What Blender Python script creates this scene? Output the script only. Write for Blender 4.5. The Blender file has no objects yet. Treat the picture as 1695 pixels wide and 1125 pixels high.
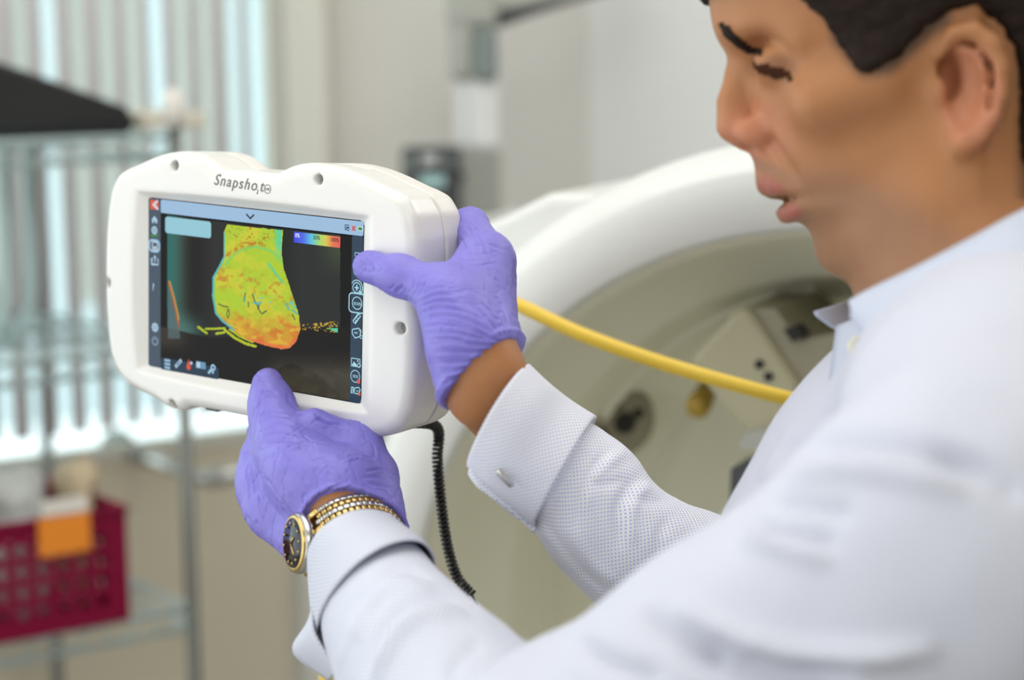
import bpy, bmesh, math, random
import numpy as np
from mathutils import Vector, Matrix

random.seed(7)
SC = bpy.context.scene
COL = SC.collection

# ------------------------------------------------------------------ camera
W_PX, H_PX, LENS = 1695.0, 1125.0, 72.0
FPX = W_PX * LENS / 36.0
CAM = Vector((0.0, 0.0, 1.58))
RCAM = (Matrix.Rotation(math.radians(82.0), 3, 'X') @ Matrix.Rotation(math.radians(-0.8), 3, 'Z'))
cam_data = bpy.data.cameras.new('camera')
cam_data.lens = LENS
cam_data.sensor_width = 36.0
cam_data.clip_start = 0.05
cam_data.dof.use_dof = True
cam_data.dof.focus_distance = 1.195
cam_data.dof.aperture_fstop = 3.5
cam = bpy.data.objects.new('camera', cam_data)
cam.matrix_world = Matrix.Translation(CAM) @ RCAM.to_4x4()
COL.objects.link(cam)
SC.camera = cam

# ------------------------------------------------------------------ light and exposure
SC.view_settings.view_transform = 'Standard'
SC.view_settings.look = 'None'
SC.view_settings.gamma = 1.0
SC.view_settings.use_curve_mapping = False
SC.view_settings.exposure = 0.54
world = bpy.data.worlds.new('daylight')
SC.world = world
world.use_nodes = True
bg = world.node_tree.nodes['Background']
bg.inputs['Color'].default_value = (0.93, 0.97, 1.0, 1)
bg.inputs['Strength'].default_value = 1.5


def area(name, loc, target, size, power, color, sy=None):
    L = bpy.data.lights.new(name, 'AREA')
    L.energy = power
    L.color = color
    L.size = size
    if sy:
        L.shape = 'RECTANGLE'
        L.size_y = sy
    o = bpy.data.objects.new(name, L)
    o.location = loc
    d = Vector(target) - Vector(loc)
    o.rotation_euler = d.to_track_quat('-Z', 'Y').to_euler()
    COL.objects.link(o)
    return o


area('ceiling_panel_light', (-0.05, 1.15, 2.75), (0.1, 1.15, 0.6), 1.8, 15, (1.0, 0.985, 0.955), 1.8)
area('ceiling_panel_light', (0.3, -0.9, 2.75), (0.2, 0.9, 1.2), 1.5, 17, (1.0, 0.985, 0.96), 1.5)
area('ceiling_panel_light', (1.6, 2.2, 2.75), (1.4, 2.2, 0), 1.0, 11, (1.0, 0.985, 0.955), 1.0)



# ------------------------------------------------------------------ frames
def P(px, py, d):
    """pixel + distance -> camera frame (x right, y down, z forward), metres"""
    return np.array([(px - 847.5) / FPX * d, (py - 562.5) / FPX * d, d])


RC = np.array(RCAM)
CC = np.array(CAM)


def C2W(v):
    """camera frame -> world"""
    v = np.atleast_2d(v) * np.array([1.0, -1.0, -1.0])
    return v @ RC.T + CC


def W(px, py, d):
    return Vector(C2W(P(px, py, d))[0])


def W2C(v):
    v = (np.atleast_2d(v) - CC) @ RC
    return v * np.array([1.0, -1.0, -1.0])


def pix(vc):
    return np.stack([vc[:, 0] / vc[:, 2] * FPX + 847.5, vc[:, 1] / vc[:, 2] * FPX + 562.5], 1)


# tablet frame: origin at the screen centre, x along the screen, y up, z out of the screen
DX = np.array([0.79883793, 0.11722528, -0.59001372]); DX /= np.linalg.norm(DX)
DY = np.array([0.02869292, -0.98713738, -0.15727847]); DY -= DY.dot(DX) * DX; DY /= np.linalg.norm(DY)
DZ = np.cross(DX, DY)
DR = np.stack([DX, DY, DZ], 1)
DT = np.array([-0.15740802, -0.02613259, 1.23734409])


def D(x, y, z):
    """tablet millimetres -> camera frame"""
    return DR @ (np.array([x, y, z]) * 0.001) + DT


def S(px, py, z=0.0):
    """where the line of sight through a pixel meets the tablet plane at height z (mm)"""
    d = np.array([(px - 847.5) / FPX, (py - 562.5) / FPX, 1.0])
    o = DR.T @ (-DT)
    dd = DR.T @ d
    s = (z * 0.001 - o[2]) / dd[2]
    q = (o + s * dd) * 1000
    return float(q[0]), float(q[1])


def PD(px, py, z):
    x, y = S(px, py, z)
    return D(x, y, z)


# ------------------------------------------------------------------ materials
def lin(c):
    return tuple(((v / 255.0) / 12.92 if v / 255.0 <= 0.04045 else ((v / 255.0 + 0.055) / 1.055) ** 2.4) for v in c) + (1.0,)


def mat(name, rgb, rough=0.5, metal=0.0, spec=0.5, noise=0.0, nscale=30.0, bump=0.0, bscale=200.0, trans=0.0,
        alpha=1.0, sss=0.0, attr=None, coat=0.0, emit=0.0):
    m = bpy.data.materials.new(name)
    m.use_nodes = True
    nt = m.node_tree
    b = nt.nodes['Principled BSDF']
    b.inputs['Base Color'].default_value = lin(rgb)
    b.inputs['Roughness'].default_value = rough
    b.inputs['Metallic'].default_value = metal
    b.inputs['Specular IOR Level'].default_value = spec
    b.inputs['Transmission Weight'].default_value = trans
    b.inputs['Alpha'].default_value = alpha
    b.inputs['Coat Weight'].default_value = coat
    if sss:
        b.inputs['Subsurface Weight'].default_value = sss
        b.inputs['Subsurface Radius'].default_value = (1.0, 0.35, 0.2)
        b.inputs['Subsurface Scale'].default_value = 0.004
    tc = nt.nodes.new('ShaderNodeTexCoord')
    src = None
    if attr:
        a = nt.nodes.new('ShaderNodeAttribute')
        a.attribute_name = attr
        src = a.outputs['Color']
        nt.links.new(src, b.inputs['Base Color'])
        if emit:
            nt.links.new(src, b.inputs['Emission Color'])
    if noise:
        n = nt.nodes.new('ShaderNodeTexNoise')
        n.inputs['Scale'].default_value = nscale
        n.inputs['Detail'].default_value = 4
        nt.links.new(tc.outputs['Object'], n.inputs['Vector'])
        mr = nt.nodes.new('ShaderNodeMapRange')
        mr.inputs['To Min'].default_value = 1 - noise
        mr.inputs['To Max'].default_value = 1 + noise
        nt.links.new(n.outputs['Fac'], mr.inputs['Value'])
        mx = nt.nodes.new('ShaderNodeVectorMath')
        mx.operation = 'SCALE'
        if src:
            nt.links.new(src, mx.inputs[0])
        else:
            mx.inputs[0].default_value = lin(rgb)[:3]
        nt.links.new(mr.outputs['Result'], mx.inputs['Scale'])
        nt.links.new(mx.outputs['Vector'], b.inputs['Base Color'])
    if bump:
        n = nt.nodes.new('ShaderNodeTexNoise')
        n.inputs['Scale'].default_value = bscale
        n.inputs['Detail'].default_value = 3
        nt.links.new(tc.outputs['Object'], n.inputs['Vector'])
        bp = nt.nodes.new('ShaderNodeBump')
        bp.inputs['Strength'].default_value = bump
        bp.inputs['Distance'].default_value = 0.002
        nt.links.new(n.outputs['Fac'], bp.inputs['Height'])
        nt.links.new(bp.outputs['Normal'], b.inputs['Normal'])
    if emit:
        b.inputs['Emission Strength'].default_value = emit
        if not attr:
            b.inputs['Emission Color'].default_value = lin(rgb)
            b.inputs['Base Color'].default_value = (0, 0, 0, 1)
    return m


def lit(name, rgb):
    """a lit pixel colour on the tablet display"""
    m = mat(name, rgb, rough=0.25, spec=0.15, emit=0.64)
    return m


M = {}
M['wall'] = mat('painted_wall', (210, 208, 202), 0.85, noise=0.02, nscale=3)
M['wall_cool'] = mat('painted_wall_side', (222, 223, 222), 0.85, noise=0.02, nscale=3)
M['wall_low'] = mat('wall_under_window', (212, 203, 182), 0.85, noise=0.03, nscale=4)
M['floor'] = mat('vinyl_floor', (150, 145, 135), 0.5, noise=0.05, nscale=8)
M['trim'] = mat('trim_paint', (214, 212, 202), 0.6)
M['slat'] = mat('blind_fabric', (228, 222, 221), 0.8, bump=0.2, bscale=80)
M['casing'] = mat('white_plastic', (226, 225, 221), 0.27, spec=0.5, coat=0.15)
M['casing_back'] = mat('white_plastic_back', (226, 223, 217), 0.3, spec=0.5)
M['screw'] = mat('grey_plug', (168, 170, 168), 0.5)
M['dark'] = mat('dark_rubber', (30, 34, 44), 0.5)
M['glove'] = mat('nitrile', (127, 120, 204), 0.42, spec=0.35, noise=0.03, nscale=60, bump=0.10, bscale=900)
M['skin'] = mat('skin', (190, 130, 90), 0.5, spec=0.35, sss=0.12, attr='Col', noise=0.06, nscale=90, bump=0.12, bscale=500)
M['hair'] = mat('hair', (34, 24, 18), 0.7, spec=0.15, noise=0.3, nscale=150, bump=0.8, bscale=120)
M['lash_and_shade'] = mat('lash_and_shade', (66, 42, 30), 0.9, spec=0.0)
M['shirt'] = mat('shirt_cotton', (195, 197, 209), 0.75, spec=0.2, bump=0.05, bscale=600)
M['collar'] = mat('collar_cotton', (188, 194, 209), 0.75, spec=0.2)
M['trousers'] = mat('trouser_wool', (40, 44, 56), 0.8)
M['shoe'] = mat('shoe_leather', (30, 24, 20), 0.35)
M['button'] = mat('shirt_button', (226, 224, 205), 0.3)
M['steel'] = mat('steel', (200, 200, 198), 0.22, metal=1.0)
M['gold'] = mat('gold', (214, 184, 120), 0.25, metal=1.0)
M['dial'] = mat('watch_dial', (20, 26, 36), 0.15, spec=0.6)
M['chrome'] = mat('chrome_wire', (190, 208, 208), 0.4, metal=0.6)
M['pole_dark'] = mat('grey_pole', (120, 122, 118), 0.4, metal=0.7)
M['black'] = mat('black_fabric', (24, 23, 22), 0.6, noise=0.2, nscale=20)
M['basket'] = mat('red_plastic', (124, 2, 50), 0.5, spec=0.2)
M['orange'] = mat('orange_card', (236, 140, 34), 0.6)
M['paper'] = mat('white_paper', (225, 220, 212), 0.7)
M['bag'] = mat('clear_bag', (215, 222, 218), 0.25, alpha=0.55, bump=0.6, bscale=40)
M['tube'] = mat('teal_tube', (186, 212, 212), 0.4)
M['bag_pale'] = mat('pale_bag', (212, 208, 200), 0.5, bump=0.4, bscale=40)
M['bag_brown'] = mat('brown_paper', (196, 178, 148), 0.7, noise=0.1, nscale=20)
M['machine'] = mat('machine_white', (224, 225, 222), 0.35, coat=0.2)
M['machine_in'] = mat('machine_liner', (230, 228, 208), 0.45, noise=0.03, nscale=5)
M['beige'] = mat('beige_metal', (172, 167, 138), 0.5)
M['khaki'] = mat('khaki_metal', (146, 140, 118), 0.5)
M['hole'] = mat('dark_hole', (26, 22, 18), 0.6)
M['brass'] = mat('yellow_knob', (170, 140, 50), 0.5, noise=0.3, nscale=80)
M['yellow'] = mat('yellow_hose', (234, 198, 66), 0.4)
M['cord'] = mat('black_cord', (22, 22, 22), 0.45)
M['greyplastic'] = mat('grey_plastic', (168, 170, 162), 0.5)
M['greydark'] = mat('grey_plastic_dark', (122, 132, 130), 0.5)
M['polewhite'] = mat('white_column', (216, 217, 216), 0.4)
M['panel'] = mat('control_panel', (58, 60, 64), 0.45)
M['panelbtn'] = mat('panel_key', (190, 192, 192), 0.5)
M['panelscr'] = mat('panel_display', (170, 205, 205), 0.3)
M['logo'] = mat('logo_ink', (112, 110, 110), 0.5)
M['outside'] = mat('dimming_panel', (240, 240, 238), 0.8)
M['glass'] = bpy.data.materials.new('window_glass')
M['glass'].use_nodes = True
_nt = M['glass'].node_tree
_nt.nodes.remove(_nt.nodes['Principled BSDF'])
_tr = _nt.nodes.new('ShaderNodeBsdfTransparent'); _tr.inputs['Color'].default_value = (0.90, 0.965, 0.955, 1)
_gl = _nt.nodes.new('ShaderNodeBsdfGlossy'); _gl.inputs['Roughness'].default_value = 0.02
_mx = _nt.nodes.new('ShaderNodeMixShader'); _mx.inputs[0].default_value = 0.05
_nt.links.new(_tr.outputs[0], _mx.inputs[1]); _nt.links.new(_gl.outputs[0], _mx.inputs[2])
_nt.links.new(_mx.outputs[0], _nt.nodes['Material Output'].inputs['Surface'])
M['slotblack'] = mat('slot', (60, 58, 56), 0.6)

_nt = M['slat'].node_tree
_tl = _nt.nodes.new('ShaderNodeBsdfTranslucent'); _tl.inputs['Color'].default_value = lin((226, 220, 220))
_mx = _nt.nodes.new('ShaderNodeMixShader'); _mx.inputs[0].default_value = 0.65
_nt.links.new(_nt.nodes['Principled BSDF'].outputs[0], _mx.inputs[1]); _nt.links.new(_tl.outputs[0], _mx.inputs[2])
_nt.links.new(_mx.outputs[0], _nt.nodes['Material Output'].inputs['Surface'])


def pattern_mat(name, base, dot, dot2, pitch=0.0029):
    m = mat(name, base, 0.75, spec=0.2)
    nt = m.node_tree
    b = nt.nodes['Principled BSDF']
    uv = nt.nodes.new('ShaderNodeUVMap')
    sc = nt.nodes.new('ShaderNodeVectorMath'); sc.operation = 'SCALE'
    sc.inputs['Scale'].default_value = 1.0 / pitch
    nt.links.new(uv.outputs['UV'], sc.inputs[0])

    def lattice(off, rad, soft):
        ad = nt.nodes.new('ShaderNodeVectorMath'); ad.operation = 'ADD'
        ad.inputs[1].default_value = (off[0], off[1], 0)
        nt.links.new(sc.outputs[0], ad.inputs[0])
        fr = nt.nodes.new('ShaderNodeVectorMath'); fr.operation = 'FRACTION'
        nt.links.new(ad.outputs[0], fr.inputs[0])
        sb = nt.nodes.new('ShaderNodeVectorMath'); sb.operation = 'SUBTRACT'
        sb.inputs[1].default_value = (0.5, 0.5, 0)
        nt.links.new(fr.outputs[0], sb.inputs[0])
        le = nt.nodes.new('ShaderNodeVectorMath'); le.operation = 'LENGTH'
        nt.links.new(sb.outputs[0], le.inputs[0])
        mr = nt.nodes.new('ShaderNodeMapRange')
        mr.inputs['From Min'].default_value = rad
        mr.inputs['From Max'].default_value = rad + soft
        mr.inputs['To Min'].default_value = 1
        mr.inputs['To Max'].default_value = 0
        nt.links.new(le.outputs['Value'], mr.inputs['Value'])
        return mr.outputs['Result']
    col = None
    prev = lin(base)
    last = None
    for offs, rad, colr in ((((0, 0), (0.5, 0.5)), 0.17, dot), (((0.5, 0), (0, 0.5)), 0.06, dot2)):
        for off in offs:
            f = lattice(off, rad, 0.08)
            mx = nt.nodes.new('ShaderNodeMix'); mx.data_type = 'RGBA'
            nt.links.new(f, mx.inputs['Factor'])
            if last is None:
                mx.inputs[6].default_value = prev
            else:
                nt.links.new(last, mx.inputs[6])
            mx.inputs[7].default_value = lin(colr)
            last = mx.outputs[2]
    nt.links.new(last, b.inputs['Base Color'])
    return m


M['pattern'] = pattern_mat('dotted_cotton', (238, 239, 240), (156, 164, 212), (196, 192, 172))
M['pattern_near_dim'] = pattern_mat('dotted_cotton_near_dim', (206, 209, 217), (176, 182, 212), (206, 204, 190), 0.0029)  # sleeve cotton darkened in colour to tame the bright light on the near arm


# ------------------------------------------------------------------ object helpers
def tag(o, label=None, cat=None, group=None, kind=None):
    if label: o['label'] = label
    if cat: o['category'] = cat
    if group: o['group'] = group
    if kind: o['kind'] = kind
    return o


def empty(name, loc, label=None, cat=None, group=None):
    o = bpy.data.objects.new(name, None)
    o.empty_display_size = 0.05
    COL.objects.link(o)
    o.location = loc
    return tag(o, label, cat, group)


def world_matrix(o):
    m = Matrix.LocRotScale(o.location, o.rotation_euler, o.scale)
    while o.parent:
        o = o.parent
        m = Matrix.LocRotScale(o.location, o.rotation_euler, o.scale) @ m
    return m


def mesh_obj(name, verts, faces, material, parent=None, smooth=True, colors=None, uvs=None, local=False, origin=None):
    """verts in world coordinates (or in the parent's own frame when local)"""
    verts = np.asarray(verts, dtype=float)
    o_w = np.zeros(3)
    if not local:
        if parent is not None:
            mi = np.array(world_matrix(parent).inverted())
            verts = verts @ mi[:3, :3].T + mi[:3, 3]
        if origin == 'base' or parent is None:
            lo, hi = verts.min(0), verts.max(0)
            o_w = np.array([(lo[0] + hi[0]) / 2, (lo[1] + hi[1]) / 2, lo[2]])
        else:
            o_w = (verts.min(0) + verts.max(0)) / 2
        verts = verts - o_w
    me = bpy.data.meshes.new(name)
    if isinstance(faces, np.ndarray):
        nf, k = faces.shape
        me.vertices.add(len(verts))
        me.vertices.foreach_set('co', verts.ravel())
        me.loops.add(nf * k)
        me.loops.foreach_set('vertex_index', faces.ravel().astype(np.int32))
        me.polygons.add(nf)
        me.polygons.foreach_set('loop_start', np.arange(0, nf * k, k, dtype=np.int32))
        me.polygons.foreach_set('loop_total', np.full(nf, k, dtype=np.int32))
        me.update(calc_edges=True)
    else:
        me.from_pydata([tuple(v) for v in verts], [], faces)
    me.validate()
    if smooth:
        me.polygons.foreach_set('use_smooth', [True] * len(me.polygons))
    if colors is not None:
        ca = me.color_attributes.new('Col', 'FLOAT_COLOR', 'POINT')
        c4 = np.ones((len(verts), 4)); c4[:, :3] = colors
        ca.data.foreach_set('color', c4.ravel())
    if uvs is not None:
        ul = me.uv_layers.new(name='UVMap')
        vi = np.zeros(len(me.loops), dtype=np.int32)
        me.loops.foreach_get('vertex_index', vi)
        ul.data.foreach_set('uv', np.asarray(uvs)[vi].ravel())
    me.materials.append(material)
    o = bpy.data.objects.new(name, me)
    COL.objects.link(o)
    o.location = o_w
    if parent is not None:
        o.parent = parent
    return o


class MB:
    """collects shapes (world coordinates unless stated) into one mesh"""
    def __init__(self):
        self.v, self.f = [], []

    def add(self, verts, faces):
        n = len(self.v)
        self.v += [tuple(map(float, p)) for p in verts]
        self.f += [tuple(i + n for i in q) for q in faces]
        return self

    def box(self, c, size, rot=None, bevel=0.0):
        bm = bmesh.new()
        bmesh.ops.create_cube(bm, size=1.0)
        for v in bm.verts:
            v.co = Vector((v.co.x * size[0], v.co.y * size[1], v.co.z * size[2]))
        if bevel:
            bmesh.ops.bevel(bm, geom=bm.edges[:], offset=bevel, segments=3, affect='EDGES', profile=0.5)
        rot = rot or Matrix.Identity(3)
        c = Vector(c)
        bm.verts.ensure_lookup_table()
        vs = [rot @ v.co + c for v in bm.verts]
        fs = [[v.index for v in f.verts] for f in bm.faces]
        bm.free()
        return self.add(vs, fs)

    def tube(self, pts, r, n=12, cap=True):
        pts = [Vector(p) for p in pts]
        rs = r if hasattr(r, '__len__') else [r] * len(pts)
        vs, fs = [], []
        t0 = (pts[1] - pts[0]).normalized()
        up = Vector((0, 0, 1)) if abs(t0.z) < 0.9 else Vector((1, 0, 0))
        a = t0.cross(up).normalized()
        for i, p in enumerate(pts):
            if i == 0: t = pts[1] - pts[0]
            elif i == len(pts) - 1: t = pts[-1] - pts[-2]
            else: t = pts[i + 1] - pts[i - 1]
            t.normalize()
            a = (a - t * a.dot(t)).normalized()
            b = t.cross(a)
            for k in range(n):
                th = 2 * math.pi * k / n
                vs.append(p + (a * math.cos(th) + b * math.sin(th)) * rs[i])
        for i in range(len(pts) - 1):
            for k in range(n):
                k2 = (k + 1) % n
                fs.append((i * n + k, i * n + k2, (i + 1) * n + k2, (i + 1) * n + k))
        if cap:
            fs.append(tuple(range(n - 1, -1, -1)))
            fs.append(tuple((len(pts) - 1) * n + k for k in range(n)))
        return self.add(vs, fs)

    def lathe(self, prof, c, axis, n=96, closed=False):
        """prof = [(radius, along)]"""
        axis = Vector(axis).normalized()
        a = axis.orthogonal().normalized()
        b = axis.cross(a)
        vs, fs = [], []
        m = len(prof)
        for (r, h) in prof:
            for k in range(n):
                th = 2 * math.pi * k / n
                vs.append(Vector(c) + axis * h + (a * math.cos(th) + b * math.sin(th)) * r)
        for i in range(m if closed else m - 1):
            j = (i + 1) % m
            for k in range(n):
                k2 = (k + 1) % n
                fs.append((i * n + k, i * n + k2, j * n + k2, j * n + k))
        if not closed:
            fs.append(tuple(range(n - 1, -1, -1)))
            fs.append(tuple((m - 1) * n + k for k in range(n)))
        return self.add(vs, fs)

    def build(self, name, material, parent=None, smooth=False):
        return mesh_obj(name, self.v, self.f, material, parent, smooth)


def catmull(pts, n=8):
    pts = [np.asarray(p, float) for p in pts]
    out = []
    for i in range(len(pts) - 1):
        p0 = pts[i - 1] if i else 2 * pts[0] - pts[1]
        p1, p2 = pts[i], pts[i + 1]
        p3 = pts[i + 2] if i + 2 < len(pts) else 2 * pts[-1] - pts[-2]
        for k in range(n):
            t = k / n
            out.append(0.5 * ((2 * p1) + (-p0 + p2) * t + (2 * p0 - 5 * p1 + 4 * p2 - p3) * t * t + (-p0 + 3 * p1 - 3 * p2 + p3) * t ** 3))
    out.append(pts[-1])
    return out


# ------------------------------------------------------------------ signed-distance modelling (numpy)
def hash3(i, j, k):
    n = (i * 374761393 + j * 668265263 + k * 2147483647 + 1013904223) & 0xffffffff
    n = ((n ^ (n >> 13)) * 1274126177) & 0xffffffff
    return ((n ^ (n >> 16)) & 0xffff) / 65535.0


def vnoise(p):
    """value noise, p (n,3) -> (n,) in 0..1"""
    i = np.floor(p).astype(np.int64)
    f = p - i
    f = f * f * (3 - 2 * f)
    r = 0
    for a in (0, 1):
        for b in (0, 1):
            for c in (0, 1):
                w = (f[:, 0] if a else 1 - f[:, 0]) * (f[:, 1] if b else 1 - f[:, 1]) * (f[:, 2] if c else 1 - f[:, 2])
                r = r + w * hash3(i[:, 0] + a, i[:, 1] + b, i[:, 2] + c)
    return r


def fbm(p, o=4):
    s, a, t = 0, 0.5, 0
    for k in range(o):
        s = s + a * vnoise(p * 2 ** k + 17.3 * k)
        t += a
        a *= 0.5
    return s / t


class Field:
    def __init__(self, lo, hi, h):
        self.lo = np.array(lo, float)
        self.h = h
        self.n = np.ceil((np.array(hi) - self.lo) / h).astype(int) + 1
        self.F = np.full(self.n, 0.03, np.float32)

    def block(self, lo, hi):
        a = np.maximum(np.floor((lo - self.lo) / self.h).astype(int), 0)
        b = np.minimum(np.ceil((hi - self.lo) / self.h).astype(int) + 1, self.n)
        if np.any(b <= a): return None
        sl = tuple(slice(x, y) for x, y in zip(a, b))
        ax = [(self.lo[i] + self.h * np.arange(a[i], b[i])).astype(np.float32) for i in range(3)]
        return sl, ax[0][:, None, None], ax[1][None, :, None], ax[2][None, None, :]

    def blend(self, sl, d, k, mode):
        F = self.F[sl]
        if mode == 'add':
            h = np.clip(0.5 + 0.5 * (F - d) / k, 0, 1)
            self.F[sl] = F * (1 - h) + d * h - k * h * (1 - h)
        elif mode == 'sub':
            d = -d
            h = np.clip(0.5 + 0.5 * (d - F) / k, 0, 1)
            self.F[sl] = F * (1 - h) + d * h + k * h * (1 - h)
        elif mode == 'and':
            h = np.clip(0.5 + 0.5 * (d - F) / k, 0, 1)
            self.F[sl] = F * (1 - h) + d * h + k * h * (1 - h)

    def cap(self, a, b, ra, rb=None, k=0.006, mode='add', pad=0.012):
        a = np.asarray(a, float); b = np.asarray(b, float)
        rb = ra if rb is None else rb
        R = max(ra, rb) + k + pad
        bl = self.block(np.minimum(a, b) - R, np.maximum(a, b) + R)
        if bl is None: return self
        sl, X, Y, Z = bl
        ba = b - a
        t = np.clip(((X - a[0]) * ba[0] + (Y - a[1]) * ba[1] + (Z - a[2]) * ba[2]) / max(ba.dot(ba), 1e-12), 0, 1)
        d = np.sqrt((X - a[0] - t * ba[0]) ** 2 + (Y - a[1] - t * ba[1]) ** 2 + (Z - a[2] - t * ba[2]) ** 2) - (ra + (rb - ra) * t)
        self.blend(sl, d, k, mode)
        return self

    def chain(self, pts, rs, k=0.006, mode='add'):
        for i in range(len(pts) - 1):
            self.cap(pts[i], pts[i + 1], rs[i], rs[i + 1], k, mode)
        return self

    def ell(self, c, r, rot=None, k=0.006, mode='add', pad=0.012):
        c = np.asarray(c, float); r = np.asarray(r, float)
        R = r.max() + k + pad
        bl = self.block(c - R, c + R)
        if bl is None: return self
        sl, X, Y, Z = bl
        rot = np.eye(3) if rot is None else np.asarray(rot)
        x, y, z = X - c[0], Y - c[1], Z - c[2]
        u = [(x * rot[0, i] + y * rot[1, i] + z * rot[2, i]) for i in range(3)]
        k0 = np.sqrt((u[0] / r[0]) ** 2 + (u[1] / r[1]) ** 2 + (u[2] / r[2]) ** 2)
        k1 = np.sqrt((u[0] / r[0] ** 2) ** 2 + (u[1] / r[1] ** 2) ** 2 + (u[2] / r[2] ** 2) ** 2) + 1e-9
        self.blend(sl, k0 * (k0 - 1) / k1, k, mode)
        return self

    def func(self, fn, lo=None, hi=None, k=0.004, mode='add'):
        lo = self.lo if lo is None else np.asarray(lo)
        hi = self.lo + self.h * self.n if hi is None else np.asarray(hi)
        bl = self.block(lo, hi)
        sl, X, Y, Z = bl
        self.blend(sl, fn(X, Y, Z).astype(np.float32), k, mode)
        return self

    def cut(self, p, n, k=0.001):
        """keep the side the normal points away from"""
        p = np.asarray(p); n = np.asarray(n, float); n = n / np.linalg.norm(n)
        return self.func(lambda X, Y, Z: (X - p[0]) * n[0] + (Y - p[1]) * n[1] + (Z - p[2]) * n[2] + 0 * X * Y * Z, k=k, mode='and')

    def sample(self, p):
        q = (np.atleast_2d(p) - self.lo) / self.h
        q = np.clip(q, 0, self.n - 1.001)
        i = q.astype(int); f = q - i
        F = self.F
        r = 0
        for a in (0, 1):
            for b in (0, 1):
                for c in (0, 1):
                    w = (f[:, 0] if a else 1 - f[:, 0]) * (f[:, 1] if b else 1 - f[:, 1]) * (f[:, 2] if c else 1 - f[:, 2])
                    r = r + w * F[i[:, 0] + a, i[:, 1] + b, i[:, 2] + c]
        return r

    def mesh(self):
        F = self.F.copy()
        F[0], F[-1] = 1, 1
        F[:, 0], F[:, -1] = 1, 1
        F[:, :, 0], F[:, :, -1] = 1, 1
        s = F < 0
        c = np.zeros(tuple(self.n - 1), np.uint8)
        for a in (0, 1):
            for b in (0, 1):
                for d in (0, 1):
                    c += s[a:self.n[0] - 1 + a, b:self.n[1] - 1 + b, d:self.n[2] - 1 + d]
        act = (c > 0) & (c < 8)
        ci = np.argwhere(act)
        idx = np.full(c.shape, -1, np.int64)
        idx[act] = np.arange(len(ci))
        acc = np.zeros((len(ci), 3)); cnt = np.zeros(len(ci))
        for axis in range(3):
            o = [k for k in range(3) if k != axis]
            for a in (0, 1):
                for b in (0, 1):
                    off = np.zeros(3, int); off[o[0]] = a; off[o[1]] = b
                    p0 = ci + off
                    e = np.zeros(3, int); e[axis] = 1
                    p1 = p0 + e
                    f0 = F[p0[:, 0], p0[:, 1], p0[:, 2]]; f1 = F[p1[:, 0], p1[:, 1], p1[:, 2]]
                    m = (f0 < 0) != (f1 < 0)
                    t = np.where(m, f0 / np.where(m, f0 - f1, 1), 0)
                    q = off[None, :].astype(float).repeat(len(ci), 0)
                    q[:, axis] += t
                    acc += q * m[:, None]; cnt += m
        V = self.lo + self.h * (ci + acc / cnt[:, None])
        quads = []
        for axis in range(3):
            o = [(axis + 1) % 3, (axis + 2) % 3]
            sl0 = [slice(None)] * 3; sl1 = [slice(None)] * 3
            sl0[axis] = slice(0, -1); sl1[axis] = slice(1, None)
            A = s[tuple(sl0)]; B = s[tuple(sl1)]
            e = np.argwhere(A != B)
            e = e[(e[:, o[0]] > 0) & (e[:, o[1]] > 0) & (e[:, o[0]] < self.n[o[0]] - 1) & (e[:, o[1]] < self.n[o[1]] - 1)]
            inside = A[e[:, 0], e[:, 1], e[:, 2]]
            qs = []
            for a, b in ((0, 0), (-1, 0), (-1, -1), (0, -1)):
                q = e.copy(); q[:, o[0]] += a; q[:, o[1]] += b
                qs.append(idx[q[:, 0], q[:, 1], q[:, 2]])
            Q = np.stack(qs, 1)
            Q[~inside] = Q[~inside][:, ::-1]
            quads.append(Q)
        Q = np.concatenate(quads)
        Q = Q[(Q >= 0).all(1)]
        for _ in range(2):           # settle the points on the surface
            e = self.h * 0.5
            g = np.stack([self.sample(V + np.eye(3)[i] * e) - self.sample(V - np.eye(3)[i] * e) for i in range(3)], 1) / (2 * e)
            gg = (g * g).sum(1) + 1e-6
            V = V - g * (np.clip(self.sample(V), -self.h, self.h) / np.maximum(gg, 0.2))[:, None] * 0.8
        return laplace(V, Q, 2, 0.5), Q


def normals(V, Q):
    n = np.cross(V[Q[:, 2]] - V[Q[:, 0]], V[Q[:, 3]] - V[Q[:, 1]])
    N = np.zeros_like(V)
    for k in range(4):
        for c in range(3):
            N[:, c] += np.bincount(Q[:, k], n[:, c], len(V))
    return N / (np.linalg.norm(N, axis=1)[:, None] + 1e-12)


def laplace(V, Q, it=1, lam=0.5):
    e = np.concatenate([Q[:, [0, 1]], Q[:, [1, 2]], Q[:, [2, 3]], Q[:, [3, 0]]])
    e = np.concatenate([e, e[:, ::-1]])
    deg = np.bincount(e[:, 0], minlength=len(V)).astype(float)
    for _ in range(it):
        A = np.stack([np.bincount(e[:, 0], V[e[:, 1], c], len(V)) for c in range(3)], 1) / np.maximum(deg, 1)[:, None]
        V = V + lam * (A - V)
    return V


def seg_dist(q, poly):
    """distance of 2D points q to a polyline, and the arclength fraction"""
    best = np.full(len(q), 1e9); tt = np.zeros(len(q)); side = np.zeros(len(q))
    L = [0]
    for i in range(len(poly) - 1):
        L.append(L[-1] + np.linalg.norm(poly[i + 1] - poly[i]))
    for i in range(len(poly) - 1):
        a, b = poly[i], poly[i + 1]
        ba = b - a
        t = np.clip(((q - a) @ ba) / ba.dot(ba), 0, 1)
        r = q - a - t[:, None] * ba
        d = np.linalg.norm(r, axis=1)
        m = d < best
        best[m] = d[m]; tt[m] = ((L[i] + t * (L[i + 1] - L[i])) / L[-1])[m]
        side[m] = np.sign(ba[0] * r[:, 1] - ba[1] * r[:, 0])[m]
    return best, tt, side


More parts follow.
